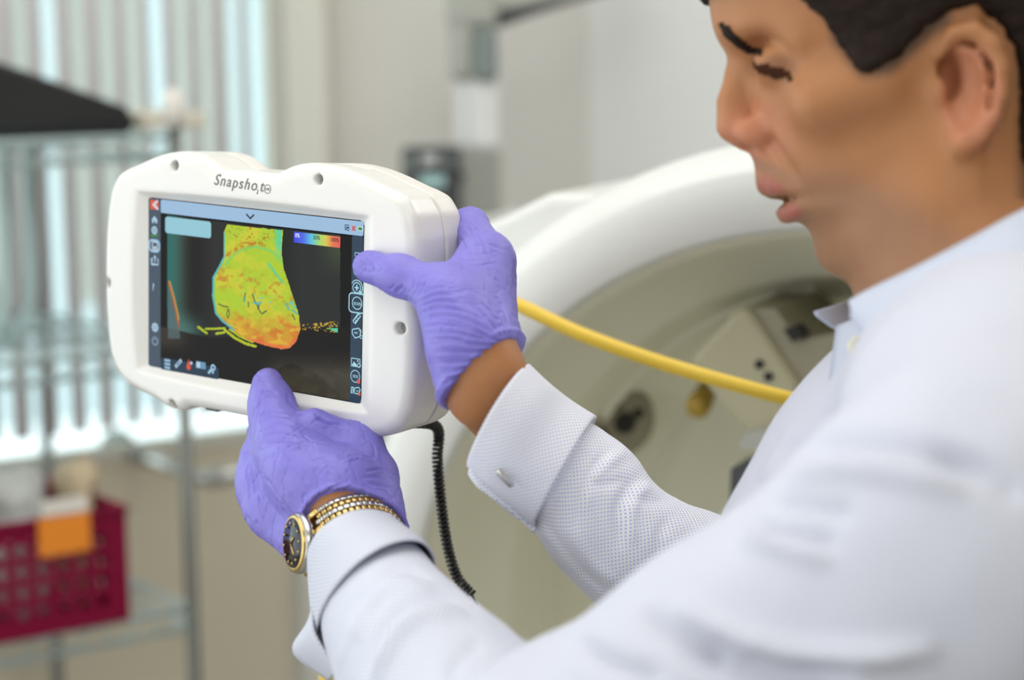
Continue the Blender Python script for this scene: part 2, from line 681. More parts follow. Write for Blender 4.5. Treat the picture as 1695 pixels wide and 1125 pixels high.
def creases(V, Q, strokes, inner=None):
    """press folds into the cloth: strokes = (pixel polyline, depth mm, width px); only where the surface faces the lens"""
    N = normals(V, Q)
    q = pix(V)
    face = np.clip(-(N * (V / np.linalg.norm(V, axis=1)[:, None])).sum(1) * 2.5, 0, 1)
    disp = np.zeros(len(V))
    for pl, amp, wd in strokes:
        pl = np.array(catmull([np.array(p, float) for p in pl], 6))
        lo, hi = pl.min(0) - 3 * wd, pl.max(0) + 3 * wd
        m = ((q > lo) & (q < hi)).all(1) & (face > 0)
        if not m.any(): continue
        d, t, _ = seg_dist(q[m], pl)
        prof = np.exp(-(d / wd) ** 2) * np.clip(np.minimum(t, 1 - t) * 5, 0, 1) ** 0.7
        disp[m] += amp * 0.001 * prof
    return V + N * (disp * face)[:, None]


def poly_sdf(X, Y, poly):
    """signed distance to a 2D polygon, negative inside"""
    d = np.full(np.broadcast(X, Y).shape, 1e9, np.float32)
    s = np.ones(d.shape, np.float32)
    n = len(poly)
    for i in range(n):
        a, b = poly[i], poly[(i - 1) % n]
        ex, ey = b[0] - a[0], b[1] - a[1]
        wx, wy = X - a[0], Y - a[1]
        t = np.clip((wx * ex + wy * ey) / (ex * ex + ey * ey), 0, 1)
        d = np.minimum(d, (wx - t * ex) ** 2 + (wy - t * ey) ** 2)
        c1 = Y >= a[1]; c2 = Y < b[1]; c3 = ex * wy > ey * wx
        fl = (c1 & c2 & c3) | (~c1 & ~c2 & ~c3)
        s = np.where(fl, -s, s)
    return s * np.sqrt(d)


def loft(rings, nseg=8, nth=96, strokes=(), noise=None):
    """tube of cloth: rings = (T, B, N) points in the camera frame: the two silhouette points and the point nearest the lens"""
    R = [np.concatenate([r[0], r[1], r[2]]) for r in rings]
    R = np.array(catmull(R, nseg))
    th = np.linspace(-0.5 * np.pi, 1.5 * np.pi, nth, endpoint=False)
    V, UV = [], []
    v = 0
    for i, r in enumerate(R):
        T, B, Nn = r[:3], r[3:6], r[6:9]
        c = (T + B) / 2; a = (T - B) / 2; b = Nn - c
        if i: v += np.linalg.norm(c - pc)
        pc = c
        per = 2 * np.pi * math.sqrt((a.dot(a) + b.dot(b)) / 2)
        per0 = per if i == 0 else per0
        for k in th:
            V.append(c + a * math.cos(k) + b * math.sin(k)); UV.append(((k + 0.5 * np.pi) / (2 * np.pi) * 0.22, v))
    V = np.array(V); UV = np.array(UV)
    n = len(R)
    i, k = np.meshgrid(np.arange(n - 1), np.arange(nth), indexing='ij')
    k2 = (k + 1) % nth
    Q = np.stack([i * nth + k, i * nth + k2, (i + 1) * nth + k2, (i + 1) * nth + k], -1).reshape(-1, 4)
    N = normals(V, Q)
    # faces must look outwards
    cen = V.reshape(n, nth, 3).mean(1).repeat(nth, 0)
    if ((V - cen) * N).sum() < 0:
        Q = Q[:, ::-1].copy()
    if noise:
        N = normals(V, Q)
        V = V + N * ((fbm(V / noise[1], 3) - 0.5) * noise[0])[:, None]
    if len(strokes):
        V = creases(V, Q, strokes)
    return V, Q, UV


def solid(o, t):
    md = o.modifiers.new('thickness', 'SOLIDIFY')
    md.thickness = t
    md.offset = 0
    return o


# ================================================================== ROOM
AZ = math.radians(54.0)
UW = Vector((math.sin(AZ), math.cos(AZ), 0))         # along the window wall, towards the right
NW = Vector((-math.cos(AZ), math.sin(AZ), 0))        # out through the window
ROT_W = Matrix((UW, NW, Vector((0, 0, 1)))).transposed()
P0 = W(247, 720, 2.6)
P0.z = 0


def wall_hit(px, py, off=0.0):
    """where a line of sight meets the window wall (pushed outwards by off): (u, z)"""
    d = (W(px, py, 1.0) - CAM)
    o = P0 + NW * off
    t = (o - CAM).dot(NW) / d.dot(NW)
    q = CAM + d * t
    return (q - o).dot(UW), q.z


def wp(u, n, z):
    return P0 + UW * u + NW * n + Vector((0, 0, z))


def wall_box(mb, u0, u1, n0, n1, z0, z1, bevel=0.0):
    return mb.box(wp((u0 + u1) / 2, (n0 + n1) / 2, (z0 + z1) / 2), (abs(u1 - u0), abs(n1 - n0), abs(z1 - z0)), ROT_W, bevel)


CEIL = 2.8
u_end = wall_hit(459, 200)[0]          # right end of the window opening
z_sill = wall_hit(247, 737)[1]
z_low = z_sill
u_c = wall_hit(496, 300)[0]            # corner
U_L = -1.3
m = MB()
wall_box(m, U_L, u_end, 0, 0.025, 0, z_low)
wall_box(m, U_L, u_end, 0, 0.025, 2.35, CEIL)
tag(m.build('wall_window', M['wall_low']), kind='structure')
m = MB()
wall_box(m, u_end, u_c + 0.02, 0, 0.025, 0, CEIL)
tag(m.build('wall_pier', M['wall']), kind='structure')
m = MB()
wall_box(m, U_L, u_end, -0.006, 0.025, z_sill - 0.012, z_sill)
tag(m.build('trim_1', M['trim']), kind='structure')
m = MB()
cpt = wp(u_c + 0.02, -0.0, 0)
m.box((cpt.x, cpt.y - 0.02, CEIL / 2), (0.055, 0.045, CEIL), None, 0.008)
tag(m.build('trim_2', M['trim']), kind='structure')
# window: frame and pane
m = MB()
for a, b, c, d in ((U_L, u_end, z_sill, z_sill + 0.004), (U_L, u_end, 2.33, 2.35)):
    wall_box(m, a, b, 0.005, 0.025, c, d)
for u in (U_L + 0.006, u_end - 0.004):
    wall_box(m, u - 0.004, u + 0.004, 0.005, 0.025, z_sill, 2.35)
win = m.build('window_1', M['trim'])
tag(win, kind='structure')
m = MB()
wall_box(m, U_L, u_end, 0.012, 0.015, z_sill + 0.002, 2.34)
m.build('pane', M['glass'], win)

# back wall and side wall
bk_y = cpt.y
xc = W(978, 300, 3.02).x * bk_y / W(978, 300, 3.02).y
m = MB()
m.box(((cpt.x + xc) / 2, bk_y + 0.05, CEIL / 2), (xc - cpt.x + 0.02, 0.1, CEIL))
tag(m.build('wall_back', M['wall']), kind='structure')
m = MB()
ang = math.radians(-14)
Lr = 2.2
rr = Matrix.Rotation(ang, 3, 'Z')
cc = Vector((xc, bk_y, 0)) + rr @ Vector((Lr / 2, 0.05, CEIL / 2))
m.box(cc, (Lr, 0.1, CEIL), rr)
tag(m.build('wall_right', M['wall_cool']), kind='structure')
m = MB()
m.box((0.4, -1.65, CEIL / 2), (6.0, 0.1, CEIL))
tag(m.build('wall_behind', M['wall']), kind='structure')
m = MB()
m.box((3.35, 0.9, CEIL / 2), (0.1, 5.0, CEIL))
tag(m.build('wall_far_right', M['wall']), kind='structure')
m = MB()
m.box((0.4, 1.2, -0.05), (6.0, 5.8, 0.1))
tag(m.build('floor', M['floor']), kind='structure')

m = MB()
m.box((0.4, 1.0, CEIL + 0.03), (6.0, 6.4, 0.05))
tag(m.build('ceiling', M['trim']), kind='structure')

# added panels that dim the sky seen between the slats, leaving bright gaps
m = MB()
OFF = 0.9
zf = wall_hit(120, 505, OFF)[1]
spans = [(-260, 72), (101, 249), (281, 385)]
for a, b in spans:
    ua, ub = wall_hit(a, 200, OFF)[0], wall_hit(b, 200, OFF)[0]
    wall_box(m, ua, ub, OFF, OFF + 0.02, zf, 3.2)
wall_box(m, wall_hit(-260, 200, OFF)[0], wall_hit(500, 200, OFF)[0], OFF, OFF + 0.02, 3.2, 3.4)
tag(m.build('sky_dimming_panels', M['outside']), 'pale grey panels added just outside the window to dim the sky behind the blind', 'backdrop')
m = MB()
OF2 = 4.0  # added backdrop that keeps the slat gaps from showing full sky
wall_box(m, wall_hit(-330, 200, OF2)[0], wall_hit(700, 200, OF2)[0], OF2, OF2 + 0.05, wall_hit(200, 688, OF2)[1], 4.2)
tag(m.build('sky_dimming_backdrop', mat('dimming_backdrop', (206, 220, 224), 0.8)), 'bright bluish white backdrop added farther off outside to dim the gaps of the blind', 'backdrop')

# vertical blind
zb = wall_hit(247, 702, -0.05)[1]
blind = empty('vertical_blind', wp(-0.4, -0.05, 2.36), 'closed vertical window blind of long pale grey fabric slats', 'blind')
m = MB()
wall_box(m, U_L, u_end + 0.02, -0.075, -0.03, 2.34, 2.38, 0.004)
m.build('head_rail', M['trim'], blind)
slats = [(-32, -7), (17, 43), (68, 90), (116, 137), (162, 184), (209, 226), (252, 264), (290, 305), (330, 345), (368, 386), (413, 425)]
k = slats[0][0]
us = []
for a, b in slats:
    ua, ub = wall_hit(a - 2, 560, -0.05)[0], wall_hit(b + 2, 560, -0.05)[0]
    us.append((ua, ub))
dlt = us[1][0] - us[0][0]
for j in range(1, 13):
    us.insert(0, (us[0][0] - dlt, us[0][1] - dlt))
rs = random.Random(3)
for ua, ub in us:
    if ua < U_L: continue
    m = MB()
    c, w = (ua + ub) / 2, (ub - ua)
    vs, fs = [], []
    n = 7
    tw = rs.uniform(-0.10, 0.10)
    for side in (0, 1):
        for z in (zb, 2.34):
            for i in range(n):
                t = i / (n - 1) - 0.5
                p = wp(c + w * t, -0.05 + 0.006 * math.cos(t * math.pi) + tw * w * t + (0.0012 if side else 0), z)
                vs.append(p)
    for i in range(n - 1):
        fs.append((i, i + 1, n + i + 1, n + i))
        fs.append((2 * n + i + 1, 2 * n + i, 3 * n + i, 3 * n + i + 1))
    fs += [(0, n, 3 * n, 2 * n), (n - 1, 3 * n - 1, 4 * n - 1, 2 * n - 1)]
    for i in range(n - 1):
        fs.append((i + 1, i, 2 * n + i, 2 * n + i + 1))
        fs.append((n + i, n + i + 1, 3 * n + i + 1, 3 * n + i))
    m.add(vs, fs)
    m.build('slat', M['slat'], blind, True)

# lever handle below the window
h0 = W(338, 795, 2.42); h1 = W(405, 782, 2.42)
hd = empty('lever_handle', h0, 'grey metal lever handle sticking out under the window, beside the rack post', 'handle')
m = MB(); m.tube([h0, W(352, 792, 2.42), W(380, 787, 2.42), h1], [0.010, 0.013, 0.012, 0.010], 16)
m.build('lever', M['steel'], hd, True)
m = MB()
q = W(345, 794, 2.42)
m.tube([q, q + NW * 0.25], 0.009, 16)
m.build('spindle', M['steel'], hd, True)
m = MB(); e = q + NW * 0.245; m.lathe([(0.026, 0), (0.026, 0.006), (0.02, 0.010)], e, NW, 32)
m.build('rosette', M['steel'], hd, True)

# ------------------------------------------------------------------ wire shelving rack
C0 = W(318, 1005, 2.2)
zs = []
cx, cy = C0.x, C0.y


def rack(u, n, z):
    return Vector((cx, cy, z)) + UW * u + NW * n


def z_at(py, d=2.2):
    return W(310, py, d).z


rk = empty('wire_shelving_rack', (cx, cy, 0), 'chrome wire shelving rack in front of the window blind', 'shelf')
ztop = z_at(222); z2 = z_at(563); z3 = z_at(1006); z4 = 0.25
DEP, LEN = 0.37, 1.15
for (u, n) in ((0, 0), (0, DEP), (-LEN, 0), (-LEN, DEP)):
    m = MB()
    m.tube([rack(u, n, 0.0), rack(u, n, ztop + 0.03)], 0.0075, 16)
    po = m.build('post', M['pole_dark'], rk, True)
    m = MB(); m.lathe([(0.0105, -0.02), (0.0115, 0.0), (0.010, 0.016), (0.004, 0.02)], rack(u, n, ztop + 0.03), (0, 0, 1), 20)
    m.build('post_cap', M['paper'], po, True)
for zz in (ztop, z2, z3, z4):
    m = MB()
    for dz in (0.0, -0.022):
        for a, b in (((0, 0), (-LEN, 0)), ((0, DEP), (-LEN, DEP)), ((0, 0), (0, DEP)), ((-LEN, 0), (-LEN, DEP))):
            m.tube([rack(*a, zz + dz), rack(*b, zz + dz)], 0.0032, 8)
    n = 64
    for i in range(n + 1):
        u = -LEN * i / n
        m.tube([rack(u, 0, zz + 0.002), rack(u, DEP, zz + 0.002)], 0.0014, 6)
    for v in (0.12, 0.25):
        m.tube([rack(0, v, zz - 0.002), rack(-LEN, v, zz - 0.002)], 0.003, 6)
    for i in range(40):     # zig-zag truss wire of the front and back edge
        for v in (0, DEP):
            u0, u1 = -LEN * i / 40, -LEN * (i + 1) / 40
            m.tube([rack(u0, v, zz - (0.022 if i % 2 else 0)), rack(u1, v, zz - (0 if i % 2 else 0.022))], 0.0016, 6)
    m.build('wire_shelf', M['chrome'], rk, True)

# black case on the top shelf
m = MB()
prof = [(-0.34, 0.0), (0.0, 0.0), (0.008, 0.012), (0.0, 0.028), (-0.10, 0.064), (-0.165, 0.086), (-0.34, 0.09)]
u_b = (W(172, 190, 2.2) - Vector((cx, cy, 0))).dot(UW) * 1.02
vs, fs = [], []
for n_ in (0.04, 0.06, 0.20, 0.30):
    for (a, b) in prof:
        sh = 0.006 if n_ in (0.04, 0.30) else 0
        vs.append(rack(u_b + a * 1.0 - sh, n_, ztop + 0.004 + b * (0.93 if sh else 1)))
k = len(prof)
for i in range(3):
    for j in range(k):
        j2 = (j + 1) % k
        fs.append((i * k + j, i * k + j2, (i + 1) * k + j2, (i + 1) * k + j))
fs.append(tuple(range(k - 1, -1, -1))); fs.append(tuple(3 * k + j for j in range(k)))
m.add(vs, fs)
o = m.build('carry_case', M['black'], None, False)
tag(o, 'black soft carry case with sloping lid lying on the top wire shelf', 'case')
m = MB(); m.tube([rack(u_b + 0.001, 0.04, ztop + 0.0165), rack(u_b - 0.33, 0.037, ztop + 0.0165)], 0.0022, 8)
m.build('zip', M['dark'], o, True)
m = MB()
m.box(rack(u_b + 0.055, 0.12, ztop + 0.015), (0.075, 0.14, 0.018), ROT_W, 0.003)
o = m.build('flat_box', mat('tan_card', (212, 206, 190), 0.7), None)
tag(o, 'thin tan cardboard box on the top wire shelf, right of the black case', 'box')

# red basket with round holes
bk = empty('storage_basket', rack(-0.4, 0.1, z3), 'dark red plastic basket with round holes on the lower wire shelf', 'basket')
bt = W(217, 797, 2.14); bb = W(212, 985, 2.14)
ub = (bb - Vector((cx, cy, 0))).dot(UW); nb = (bb - Vector((cx, cy, 0))).dot(NW)
BW, BD, BH = 0.34, 0.22, bt.z - bb.z
zb0 = z3 + 0.004


def hole_panel(mb, org, eu, ev, nu, nv, pitch, r, mu, mv):
    """flat plate with nu x nv round holes"""
    seg = 16
    def cell(c):
        vs, fs = [], []
        for k in range(seg):
            a = 2 * math.pi * (k + 0.5) / seg
            x, y = math.cos(a), math.sin(a)
            vs.append(c + (eu * x + ev * y) * r)
        for k in range(seg):
            a = 2 * math.pi * (k + 0.5) / seg
            x, y = math.cos(a), math.sin(a)
            s = (pitch / 2) / max(abs(x), abs(y))
            vs.append(c + (eu * x + ev * y) * s)
        for k in range(seg):
            k2 = (k + 1) % seg
            fs.append((k, k2, seg + k2, seg + k))
            # corner triangles
        mb.add(vs, fs)
        for sx in (1, -1):
            for sy in (1, -1):
                pass
    for i in range(nu):
        for j in range(nv):
            cell(org + eu * (mu + pitch * (i + 0.5)) + ev * (mv + pitch * (j + 0.5)))
    U = mu * 2 + nu * pitch; Vv = mv * 2 + nv * pitch
    for (a, b, c, d) in ((0, mu, 0, Vv), (U - mu, U, 0, Vv), (mu, U - mu, 0, mv), (mu, U - mu, Vv - mv, Vv)):
        mb.add([org + eu * a + ev * c, org + eu * b + ev * c, org + eu * b + ev * d, org + eu * a + ev * d], [(0, 1, 2, 3)])


pit = (BH - 0.03) / 4
nu = int((BW - 0.03) / pit)
for (u0, n0, eu, cnt) in ((ub - BW, nb, UW, nu), (ub, nb, NW, int((BD - 0.02) / pit)), (ub - BW, nb, NW, int((BD - 0.02) / pit)), (ub - BW, nb + BD, UW, nu)):
    m = MB()
    wid = BW if eu is UW else BD
    hole_panel(m, rack(u0, n0, zb0), eu, Vector((0, 0, 1)), cnt, 4, pit, pit * 0.29, (wid - cnt * pit) / 2, 0.015)
    o = m.build('basket_side', M['basket'], bk)
    solid(o, 0.003)
m = MB(); m.box(rack(ub - BW / 2, nb + BD / 2, zb0 + 0.002), (BW, BD, 0.003), ROT_W)
m.build('basket_base', M['basket'], bk)
m = MB()
zt = zb0 + BH
m.tube([rack(ub, nb, zt), rack(ub - BW, nb, zt), rack(ub - BW, nb + BD, zt), rack(ub, nb + BD, zt), rack(ub, nb, zt)], 0.005, 8)
m.build('basket_rim', M['basket'], bk, True)


def on_basket(px, py):
    d = W(px, py, 1.0) - CAM
    o = rack(0, nb - 0.004, 0)
    t = (o - CAM).dot(NW) / d.dot(NW)
    return CAM + d * t


for nm, px0, px1, py0, py1, mt in (('label_orange', 64, 149, 852, 916, 'orange'), ('label_white', 70, 143, 824, 850, 'paper')):
    a = on_basket(px0, (py0 + py1) / 2 + 6); b = on_basket(px1, (py0 + py1) / 2 - 6)
    hgt = (on_basket(px0, py0) - on_basket(px0, py1)).length
    m = MB(); m.box((a + b) / 2, ((b - a).length, 0.002, hgt), ROT_W)
    o = m.build('label_card', M[mt], bk)
    o['label'] = 'orange label card' if mt == 'orange' else 'white label card'

# crumpled clear bags and a paper bag standing in the basket, clear tubs on the middle shelf
def bag(name, u, n, z0, w, dd, h, mt, seed, lean=0.0):
    F = Field((-w, -dd, -0.01), (w, dd, h * 1.15), 0.006)
    F.ell((0, 0, h * 0.45), (w * 0.5, dd * 0.5, h * 0.5), k=0.01)
    F.cap((-w * 0.3, 0, h * 0.85), (w * 0.3, 0, h * 0.9), 0.012, k=0.03)
    V, Q = F.mesh()
    N = normals(V, Q)
    V = V + N * ((fbm(V / 0.035 + seed, 3) - 0.5) * 0.035)[:, None]
    V[:, 2] = np.maximum(V[:, 2], 0)
    V[:, 0] += lean * V[:, 2]
    base = rack(u, n, z0)
    Wd = np.array(base) + V[:, :1] * np.array(UW) + V[:, 1:2] * np.array(NW) + V[:, 2:3] * np.array([0, 0, 1.0])
    return mesh_obj(name, Wd, Q, M[mt], None, True)


zi = zb0 + 0.006
o = bag('plastic_bag', ub - 0.196, nb + 0.075, zi, 0.09, 0.12, BH + 0.060, 'bag', 3.0)
tag(o, 'crumpled clear plastic bag standing at the left of the red basket', 'bag')
o = bag('plastic_bag', ub - 0.092, nb + 0.065, zi, 0.080, 0.10, BH + 0.045, 'bag', 9.0)
tag(o, 'crumpled clear plastic bag in the red basket, beside the brown paper bag', 'bag')
o = bag('paper_bag', ub - 0.026, nb + 0.075, zi, 0.034, 0.09, BH + 0.034, 'bag_brown', 21.0, 0.03)
tag(o, 'brown paper bag at the right end of the red basket', 'bag')
zt2 = z2 + 0.004
o = bag('plastic_bag', (W(28, 560, 2.15) - Vector((cx, cy, 0))).dot(UW), 0.29, zt2, 0.12, 0.09, 0.06, 'bag_pale', 33.0)
tag(o, 'pale brownish plastic bag lying on the middle wire shelf', 'bag')

for pts_, lab in ((((8, 236), (8, 330), (9, 440), (6, 505), (-6, 545), (-34, 560), (-60, 540), (-66, 480), (-66, 240)), 'pale teal plastic tube looped down from the top wire shelf, at the picture edge'),
                  (((46, 236), (48, 330), (51, 430), (50, 490), (40, 530), (16, 562), (-20, 575), (-50, 560), (-62, 500)), 'pale teal plastic tube looped down from the top wire shelf, right of the other tube')):
    m = MB()
    dd_ = 2.17 if pts_[0][0] < 20 else 2.20
    m.tube([Vector(p_) for p_ in catmull([np.array(W(x_, y_, dd_)) for x_, y_ in pts_], 5)], 0.0058, 12)
    tag(m.build('plastic_tube', M['tube'], None, True), lab, 'tube', 'plastic tubes hanging on the wire rack')

# ------------------------------------------------------------------ white ring-shaped chamber
rz = 1.52
K = rz / 2.1
rc_cam = P(1362, 1136, rz)
az, el = -0.41, -0.085
rn_cam = np.array([math.sin(az) * math.cos(el), -math.sin(el), -math.cos(az) * math.cos(el)])
rc = Vector(C2W(rc_cam)[0])
rn = Vector(RC @ (rn_cam * np.array([1, -1, -1]))).normalized()
rn.z = 0.0 if abs(rn.z) < 0.08 else rn.z
rn.normalize()
R1, R2 = 0.468 * K, 0.561 * K
mach = empty('ring_scanner', (rc.x, rc.y, 0), 'large white ring-shaped medical scanner with open beige bore behind the man', 'medical machine')
m = MB()
m.lathe([(R1, -0.10 * K), (R1, -0.006 * K), (R1 + 0.006 * K, 0.0), (R2 - 0.032 * K, 0.0), (R2 - 0.027 * K, -0.002 * K), (R2 - 0.004 * K, -0.03 * K), (R2, -0.05 * K), (R2 + 0.005 * K, -0.42 * K), (R2 - 0.05 * K, -0.50 * K), (0.0008, -0.52 * K), (0.0008, -0.50 * K), (R1 + 0.02 * K, -0.46 * K), (R1 + 0.02 * K, -0.10 * K)], rc, rn, 160, True)
m.build('ring_housing', M['machine'], mach, True)
m = MB()
pr = [(R1 + 0.01 * K, -0.012 * K), (R1 - 0.002 * K, -0.012 * K), (R1 - 0.012 * K, -0.05 * K), (R1 - 0.03 * K, -0.10 * K), (R1 - 0.055 * K, -0.13 * K), (R1 - 0.06 * K, -0.14 * K), (R1 - 0.075 * K, -0.22 * K), (R1 - 0.12 * K, -0.30 * K), (R1 - 0.2 * K, -0.36 * K), (0.0008, -0.38 * K), (0.0008, -0.395 * K), (R1 + 0.01 * K, -0.40 * K)]
m.lathe(pr, rc, rn, 160, True)
m.build('bore_liner', M['machine_in'], mach, True)
ex = rn.cross(Vector((0, 0, 1))).normalized()
if ex.x < 0: ex = -ex
ez = rn.cross(ex)
if ez.z < 0: ez = -ez


def ring_hit(px, py, depth):
    """point of the plane at this depth behind the ring's face, on a line of sight"""
    d = W(px, py, 1.0) - CAM
    o = rc + rn * depth * K
    t = (o - CAM).dot(rn) / d.dot(rn)
    return CAM + d * t


def slab(mb, pts, depth, thick):
    """polygon (pixels) lying on a plane parallel to the ring face, extruded backwards"""
    f = [ring_hit(x, y, depth) for x, y in pts]
    b = [p - rn * thick * K for p in f]
    n = len(f)
    mb.add(f + b, [tuple(range(n)), tuple(range(2 * n - 1, n - 1, -1))] + [(i, n + i, n + (i + 1) % n, (i + 1) % n) for i in range(n)])


# housing shoulder at the upper left of the ring
m = MB()
slab(m, [(560, 520), (800, 374), (906, 321), (990, 322), (960, 372), (860, 450), (760, 560), (660, 700)], -0.035, 0.33)
o = m.build('housing_shoulder', M['machine'], mach)
bv = o.modifiers.new('b', 'BEVEL'); bv.width = 0.008; bv.segments = 3
# bracket block in the bore
m = MB()
slab(m, [(1219, 510), (1240, 511), (1325, 640), (1302, 722), (1232, 718), (1169, 640), (1141, 596)], -0.06, 0.20)
o = m.build('bracket', M['beige'], mach)
bv = o.modifiers.new('b', 'BEVEL'); bv.width = 0.006; bv.segments = 2
m = MB()
slab(m, [(1236, 510), (1282, 510), (1302, 537), (1330, 562), (1420, 545), (1420, 770), (1296, 770), (1322, 640)], -0.068, 0.19)
m.build('bracket_arm', M['khaki'], mach)
for (x, y) in ((1258, 602), (1273, 622)):
    m = MB(); c = ring_hit(x, y, -0.062)
    m.lathe([(0.0036, -0.004), (0.0036, 0.003), (0.0026, 0.0035)], c, rn, 20)
    m.build('bolt_hole', M['hole'], mach, True)
m = MB(); slab(m, [(1296, 545), (1316, 540), (1330, 558), (1312, 566)], -0.06, 0.03)
m.build('latch', M['hole'], mach)
# curved rails on the liner
for (dr, dep) in ((0.075, -0.215), (0.145, -0.32)):
    m = MB()
    pts = []
    for i in range(60):
        a = math.radians(100 + i * 2.6)
        pts.append(rc + ex * math.cos(a) * (R1 - dr * K) + ez * math.sin(a) * (R1 - dr * K) + rn * dep * K)
    m.tube(pts, 0.005, 10)
    m.build('guide_rail', M['machine_in'], mach, True)
# round port plate with dark openings
pc = ring_hit(1025, 697, -0.23)
pn = (rn * 0.75 + ex * 0.62 - ez * 0.12).normalized()
m = MB(); m.lathe([(0.030, -0.03), (0.032, 0.0), (0.028, 0.004), (0.024, 0.005)], pc, pn, 48)
pp = m.build('port_plate', M['khaki'], mach, True)
pa = pn.cross(Vector((0, 0, 1))).normalized(); pb = pa.cross(pn)
for (a, b, r) in ((0.006, 0.017, 0.0052), (0.017, -0.009, 0.0052), (-0.003, 0.0, 0.0095), (-0.015, 0.008, 0.0045)):
    m = MB(); m.lathe([(r, -0.002), (r, 0.003), (r * 0.8, 0.004)], pc + pa * a + pb * b + pn * 0.004, pn, 24)
    m.build('port_opening', M['hole'], pp, True)
# yellow knob
kc = ring_hit(1160, 664, -0.16)
m = MB(); m.lathe([(0.0085, -0.02), (0.009, -0.002), (0.0100, 0.0), (0.0100, 0.010), (0.008, 0.013)], kc, (rn + ez * -0.4).normalized(), 28)
m.build('knob', M['brass'], mach, True)
# grey clamp near the man's chest
m = MB(); slab(m, [(1222, 742), (1232, 716), (1330, 706), (1330, 744)], -0.03, 0.06)
o = m.build('clamp', M['greyplastic'], mach)
m = MB(); slab(m, [(1210, 775), (1250, 760), (1280, 780), (1270, 880), (1206, 870)], -0.03, 0.06)
m.build('clamp_block', M['panel'], mach)
m = MB()
m.box((rc.x - rn.x * 0.2, rc.y - rn.y * 0.2, 0.36), (0.5, 0.26, 0.72), Matrix((ex, -rn, Vector((0, 0, 1)))).transposed(), 0.02)
m.build('pedestal', M['machine'], mach)

# ------------------------------------------------------------------ column with jointed arm and control box
cd = 2.48
cb = W(788, 300, cd)
colm = empty('equipment_column', (cb.x, cb.y, 0), 'white and grey equipment column with a jointed horizontal arm by the back wall', 'equipment stand')


def zpy(py, d=cd): return W(788, py, d).z


wd = lambda a, b, d=cd: (b - a) / FPX * d
m = MB(); m.box((cb.x - 0.0145, cb.y, (zpy(130) + zpy(245)) / 2), (wd(750, 775), 0.05, zpy(130) - zpy(245)), None, 0.004)
m.box((cb.x + 0.012, cb.y - 0.01, (zpy(130) + zpy(245)) / 2), (wd(772, 822), 0.06, zpy(130) - zpy(245)), None, 0.008)
m.build('upper_column', M['polewhite'], colm)
m = MB(); m.box((cb.x + 0.008, cb.y - 0.01, (zpy(245) + zpy(350)) / 2), (wd(765, 826), 0.07, zpy(245) - zpy(350)), None, 0.004)
for i in range(9):
    z = zpy(345) + (zpy(250) - zpy(345)) * i / 8
    m.box((cb.x + 0.008, cb.y - 0.047, z), (wd(767, 824), 0.004, 0.003))
m.build('grille', M['greyplastic'], colm)
m = MB(); m.box((cb.x + 0.004, cb.y, zpy(350) / 2), (0.10, 0.10, zpy(350)), None, 0.01)
m.build('base_column', M['machine'], colm)
m = MB(); m.box((cb.x - 0.013, cb.y, (zpy(-40) + zpy(132)) / 2), (wd(745, 790), 0.075, zpy(-40) - zpy(132)), None, 0.012)
m.box((cb.x - 0.001, cb.y, (zpy(-40) + zpy(48)) / 2), (wd(745, 828), 0.08, zpy(-40) - zpy(48)), None, 0.012)
m.build('joint_cover', M['greyplastic'], colm)
m = MB(); m.box((cb.x + 0.015, cb.y - 0.02, (zpy(48) + zpy(132)) / 2), (wd(785, 823), 0.06, zpy(48) - zpy(132)), None, 0.006)
m.build('joint_core', M['greydark'], colm)
m = MB()
a = W(770, 22, cd); b = W(960, -22, cd + 0.1)
m.tube([a, W(812, 16, cd), W(870, 4, cd + 0.03), W(1040, -42, cd + 0.12)], [0.022, 0.018, 0.013, 0.012], 16)
m.build('arm', M['greyplastic'], colm, True)
m = MB()
m.tube([W(822, 34, cd - 0.02), W(870, 20, cd), W(945, 0, cd + 0.05), W(1040, -26, cd + 0.1)], [0.009, 0.007, 0.004, 0.004], 12)  # dark strip laid along the arm for its dark underside
m.build('arm_underside', M['panel'], colm, True)
bc = W(715, 322, 2.44)
cbx = empty('control_box', (bc.x, bc.y, bc.z - 0.06), 'dark grey control box with keys and small display hanging beside the column', 'control box')
Wb = wd(665, 763, 2.44); Hb = 0.115
m = MB(); m.box(bc, (Wb, 0.03, Hb), None, 0.006); m.build('box_shell', M['panel'], cbx)


def onbox(px, py): return Vector((W(px, py, 2.44).x, bc.y - 0.017, W(px, py, 2.44).z))


m = MB(); m.box(onbox(712, 263), (0.019, 0.005, 0.013), None, 0.002); m.build('key', M['panelbtn'], cbx)
m = MB(); m.box(onbox(741, 266), (0.011, 0.005, 0.011), None, 0.002); m.build('key', M['greydark'], cbx)
m = MB(); m.box(onbox(680, 268), (0.010, 0.004, 0.024), None, 0.001); m.build('key', M['greydark'], cbx)
m = MB(); m.box(onbox(716, 298), (0.030, 0.004, 0.014), None, 0.001); m.build('display', M['panelscr'], cbx)
m = MB(); m.tube([bc + Vector((0.03, 0.0, 0.02)), Vector((cb.x, cb.y, bc.z + 0.02))], 0.006, 8); m.build('mount', M['panel'], cbx, True)

